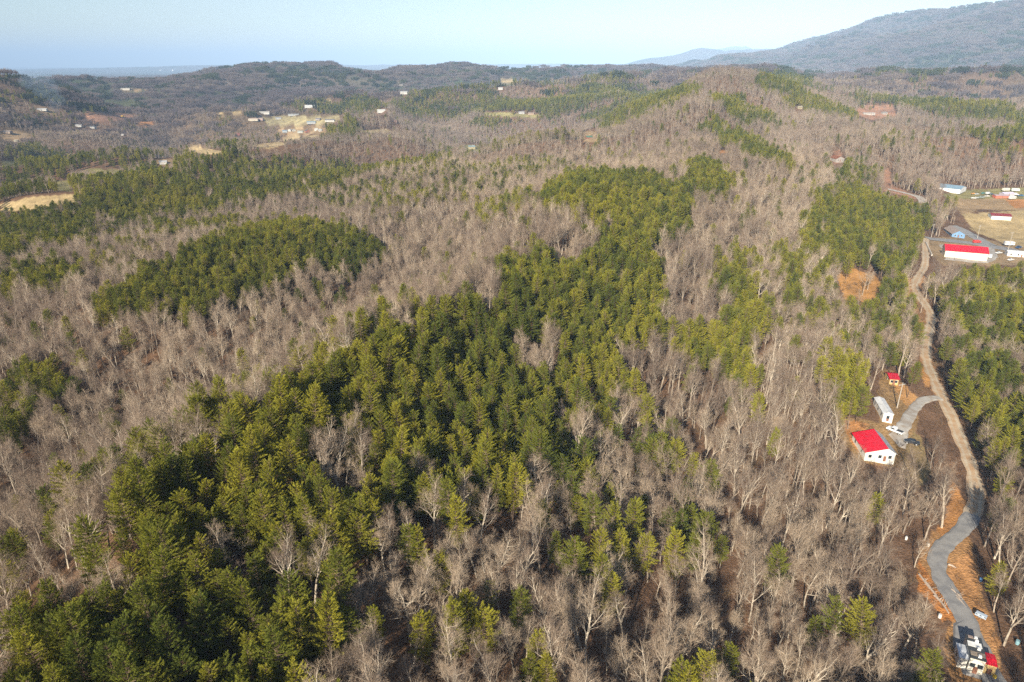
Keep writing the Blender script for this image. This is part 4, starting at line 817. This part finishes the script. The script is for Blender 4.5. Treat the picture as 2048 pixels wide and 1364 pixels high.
# thin blue smoke drifting over the trees on the left
x, y, z = hit(110, 226); sm = MB()
for k, (dx, dz, a_, b_) in enumerate(((0, 8, 12, 12), (8, 26, 20, 14), (-6, 44, 30, 17), (-22, 60, 38, 17))):
    for i in range(9):
        t0, t1 = math.pi * i / 9, math.pi * (i + 1) / 9
        for j in range(14):
            p0, p1 = 2 * math.pi * j / 14, 2 * math.pi * (j + 1) / 14
            f_ = lambda t, p: (dx + a_ * math.sin(t) * math.cos(p), a_ * .6 * math.sin(t) * math.sin(p), dz + b_ * math.cos(t))
            sm.quad(f_(t0, p0), f_(t1, p0), f_(t1, p1), f_(t0, p1))
m, nt, b = nmat('smoke'); nt.nodes.remove(b); pv = nt.nodes.new('ShaderNodeVolumePrincipled'); pv.inputs['Color'].default_value = (.55, .75, 1.0, 1); pv.inputs['Density'].default_value = .006
nt.links.new(pv.outputs[0], nt.nodes['Material Output'].inputs['Volume']); so = sm.build('smoke', m, None, (x, y, z)); tag(so, 'thin blue smoke rising over the trees beside the large white house', 'smoke', kind='stuff')
# ------------------------------------------------------------------ forest
rng = np.random.default_rng(7)
def cand(r0, r1, sp_, azmax=50):
    n = int(r1 / sp_) + 1; a = math.sin(R(azmax)) * 1.05
    xs = np.arange(-int(n * a), int(n * a) + 1) * sp_; ys = np.arange(0, n) * sp_
    X, Y = np.meshgrid(xs, ys); X = X + rng.uniform(-.48, .48, X.shape) * sp_; Y = Y + rng.uniform(-.48, .48, X.shape) * sp_
    X = X.ravel(); Y = Y.ravel(); r = np.hypot(X, Y)
    az = np.degrees(np.arctan2(X, Y)); pad = np.degrees(np.arctan(25 / np.maximum(r, 1)))
    m = (r >= r0) & (r < r1) & (np.abs(az) < 38 + pad * 2.2)
    X = X[m]; Y = Y[m]; return X, Y, H(X, Y)
KEEP_OUT = globals().get('KEEP_OUT', [])   # (x, y, radius) round buildings and along roads
def classify(X, Y, Z, h=TH):
    bx, by, _ = project(X, Y, Z); tx, ty, _ = project(X, Y, Z + h * np.where(np.hypot(X, Y) < 450, .9, .85)); mx, my, _ = project(X, Y, Z + h * .45)
    jx = (fbm(X / 14, Y / 14, 201, 2) - .5) * 22; jy = (fbm(X / 14, Y / 14, 205, 2) - .5) * 12
    p = np.zeros(len(X)); r = np.hypot(X, Y)
    fn = fbm(X / 130, Y / 130, 301, 4)
    p = np.where(r > 450, sstep(.545, .64, fn) * .68, sstep(.60, .68, fn) * .25) + .035
    for poly, pr in PINES:
        m = inpoly(tx + jx, ty + jy, poly); p[m] = pr
    for poly in HOLES: p[inpoly(tx, ty, poly)] = .03
    ok = np.ones(len(X), bool)
    for poly, _ in CLEAR:
        hm = np.zeros(len(X), bool); pxs = [q[0] for q in poly]; small = max(pxs) - min(pxs) > 0 and np.mean([q[1] for q in poly]) < 620
        for q in ((0, .2, .4, .6, .8) if small else (0, .4)): a_, b_, _f = project(X, Y, Z + h * q); hm |= inpoly(a_, b_, poly)
        ok &= ~(hm & (rng.random(len(X)) < (.97 if small else .52)))
    for kx, ky, kr in KEEP_OUT: ok &= (X - kx) ** 2 + (Y - ky) ** 2 > kr * kr
    P5 = [project(X, Y, Z + h * q) for q in (0, .2, .4, .6, .8, 1.0)]; rr = 2.2 * FPX / P5[0][2]
    for vx, vy, vw, vh, vf, vp in VIS:
        hitm = np.zeros(len(X), bool)
        near = (np.abs(P5[3][0] - vx) < vw + rr + 120) & (P5[0][2] < vf)
        if not near.any(): continue
        k = np.where(near)[0]
        hm = np.zeros(len(k), bool)
        for q in P5: hm |= (np.abs(q[0][k] - vx) < vw + rr[k] * .8) & (np.abs(q[1][k] - vy) < vh + rr[k] * .5)
        ok[k] &= ~(hm & (rng.random(len(k)) < vp))
    return p, ok
def thin(X, Y, Z, p, ok, keep_hw, keep_pn=1.0):
    isp = rng.random(len(X)) < p
    k = ok & (rng.random(len(X)) < np.where(isp, keep_pn, np.where(p > .5, keep_hw * .25, keep_hw))); return X[k], Y[k], Z[k], isp[k]
# near woods
X, Y, Z = cand(22, 620, 2.8); p, ok = classify(X, Y, Z); X, Y, Z, isp = thin(X, Y, Z, p, ok, .60, 1.0)
sc = np.where(isp, rng.uniform(.72, 1.12, len(X)), np.where(rng.random(len(X)) < .3, rng.uniform(.4, .7, len(X)), rng.uniform(.7, 1.12, len(X))))
sc = sc * TS; rot = rng.uniform(0, 6.283, len(X)); idx = np.where(isp, rng.integers(0, len(PN), len(X)), rng.integers(0, len(HW), len(X)))
tx, ty, f = project(X, Y, Z + TH * sc * .75); bx, by, _ = project(X, Y, Z + 5)
inside = (tx > 8) & (tx < 2040) & (ty > 8) & (ty < 1356)
show = np.where(inside, sc / f, 0)
single = np.zeros(len(X), bool)
for q in (isp, ~isp):
    o = np.argsort(-np.where(q, show, -1))[:300]; single[o] = True
single &= inside
def rows(m): return np.stack([X[m], Y[m], Z[m] - .1, sc[m], rot[m], idx[m]], 1)
pine_rest = [rows(isp & ~single)]; hw_rest = [rows(~isp & ~single)]
ORD = ['first','second','third','fourth','fifth','sixth','seventh','eighth','ninth','tenth','eleventh','twelfth','thirteenth','fourteenth','fifteenth','sixteenth','seventeenth','eighteenth','nineteenth','twentieth']
def zone(x, y):
    cx = ['near the left edge','left of centre','just left of centre','just right of centre','right of centre','near the right edge'][min(5, int(x / 2048 * 6))]
    b = 1364 - y
    row = int(b // 55)
    return row, cx
WH = {0:'along the bottom edge'}
def where(row):
    return 'the bottom row' if row == 0 else 'the %s row from bottom' % ORD[min(row, 19)]
gid = np.where(single)[0]
for kind in (True, False):
    ids = [i for i in gid if bool(isp[i]) == kind]; cells = {}
    for i in ids: cells.setdefault(zone(tx[i], ty[i]), []).append(i)
    for (row, cx), lst in cells.items():
        lst.sort(key=lambda i: tx[i])
        for n_, i in enumerate(lst):
            size = 'tall' if sc[i] > 1.0 * TS else ('short' if sc[i] < .8 * TS else 'medium')
            if kind:
                nm, cat, grp = 'pine_tree', 'pine tree', 'green pines on the near ridge'
                lab = '%s green pine %s, %s from left in %s' % (size, cx, ORD[min(n_, 19)], where(row))
            else:
                nm, cat, grp = 'bare_tree', 'bare tree', 'leafless hardwoods on the near slopes'
                lab = '%s bare tree %s, %s from left in %s' % (size, cx, ORD[min(n_, 19)], where(row))
            e = empty(nm, (X[i], Y[i], Z[i] - .1), rot[i]); e.rotation_euler = (rng.normal(0, .05), rng.normal(0, .05), rot[i]); e.scale = (sc[i], sc[i], sc[i] * rng.uniform(.9, 1.15)); tag(e, lab, cat, grp)
            tm, cm = (PNM if kind else HWM)[idx[i]]
            for pn_, me_ in (('trunk', tm), ('crown', cm)):
                o = bpy.data.objects.new(pn_, me_); COL.objects.link(o); o.parent = e
scatter('pine_wood', pine_rest[0], 'pn_near', 'dense green pine wood covering the ridge behind the nearest pines', 'pine wood')
scatter('bare_wood', hw_rest[0], 'hw_near', 'leafless brown hardwood forest covering the slopes on both sides of the pine ridge', 'bare woodland')
# middle distance
X, Y, Z = cand(620, 2000, 4.9, 46); p, ok = classify(X, Y, Z); ok &= rng.random(len(X)) > sstep(1450, 2000, np.hypot(X, Y)); X, Y, Z, isp = thin(X, Y, Z, p, ok, .95)
def mk(m, n, s0=.75, s1=1.2, dz=.1, sk=1.0):
    k = m.sum(); return np.stack([X[m], Y[m], Z[m] - dz, rng.uniform(s0, s1, k) * sk, rng.uniform(0, 6.283, k), rng.integers(0, n, k)], 1)
scatter('distant_pine_wood', mk(isp, 3, sk=TS), 'pn_mid', 'patches of dark green pines among bare hills in the middle distance', 'pine wood')
scatter('distant_bare_wood', mk(~isp, 4, sk=TS), 'hw_mid', 'grey brown leafless woods rolling over the middle distance hills', 'bare woodland')
parts_ = []
for r0, r1, s_ in ((1450, 4000, 25), (4000, 9500, 34)):
    X, Y, Z = cand(r0, r1, s_, 44); p, ok = classify(X, Y, Z); ok &= rng.random(len(X)) < sstep(1400, 1950, np.hypot(X, Y)); X, Y, Z, isp = thin(X, Y, Z, p, ok, 1.0)
    k = 1.0 if r0 < 3000 else 1.35
    parts_.append((mk(isp, 3, .95 * k, 1.15 * k, 1), mk(~isp, 4, .95 * k, 1.15 * k, 1)))
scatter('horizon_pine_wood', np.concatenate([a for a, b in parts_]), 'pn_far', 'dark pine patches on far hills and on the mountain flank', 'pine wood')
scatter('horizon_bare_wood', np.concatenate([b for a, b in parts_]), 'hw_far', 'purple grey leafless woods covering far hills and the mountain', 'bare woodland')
# undergrowth
X, Y, Z = cand(22, 330, 2.3); _, ok = classify(X, Y, Z, 1.0); pav = np.ones(len(X), bool)
for kx, ky, kr in KEEP_OUT: pav &= (X - kx) ** 2 + (Y - ky) ** 2 > kr * kr
k = (ok | (pav & (rng.random(len(X)) < .3))) & (rng.random(len(X)) < .55); X, Y, Z = X[k], Y[k], Z[k]
scatter('undergrowth', mk(np.ones(len(X), bool), 4, .35, .95, .05), 'brush', 'low brown leafless brush on the forest floor under the bare trees', 'undergrowth')
# ------------------------------------------------------------------ haze
hz = MB(); HX0, HX1, HY0, HY1, HZ0, HZ1 = -46000, 46000, -46000, 46000, -120, 720
hz.box(((HX0 + HX1) / 2, (HY0 + HY1) / 2, (HZ0 + HZ1) / 2), (HX1 - HX0, HY1 - HY0, HZ1 - HZ0))
m, nt, b = nmat('haze'); nt.nodes.remove(b); pv = nt.nodes.new('ShaderNodeVolumePrincipled'); pv.inputs['Color'].default_value = (.46, .67, 1.0, 1); pv.inputs['Density'].default_value = 8.5e-5; pv.inputs['Anisotropy'].default_value = -.35
nt.links.new(pv.outputs[0], nt.nodes['Material Output'].inputs['Volume'])
tag(hz.build('haze', m), kind='stuff')
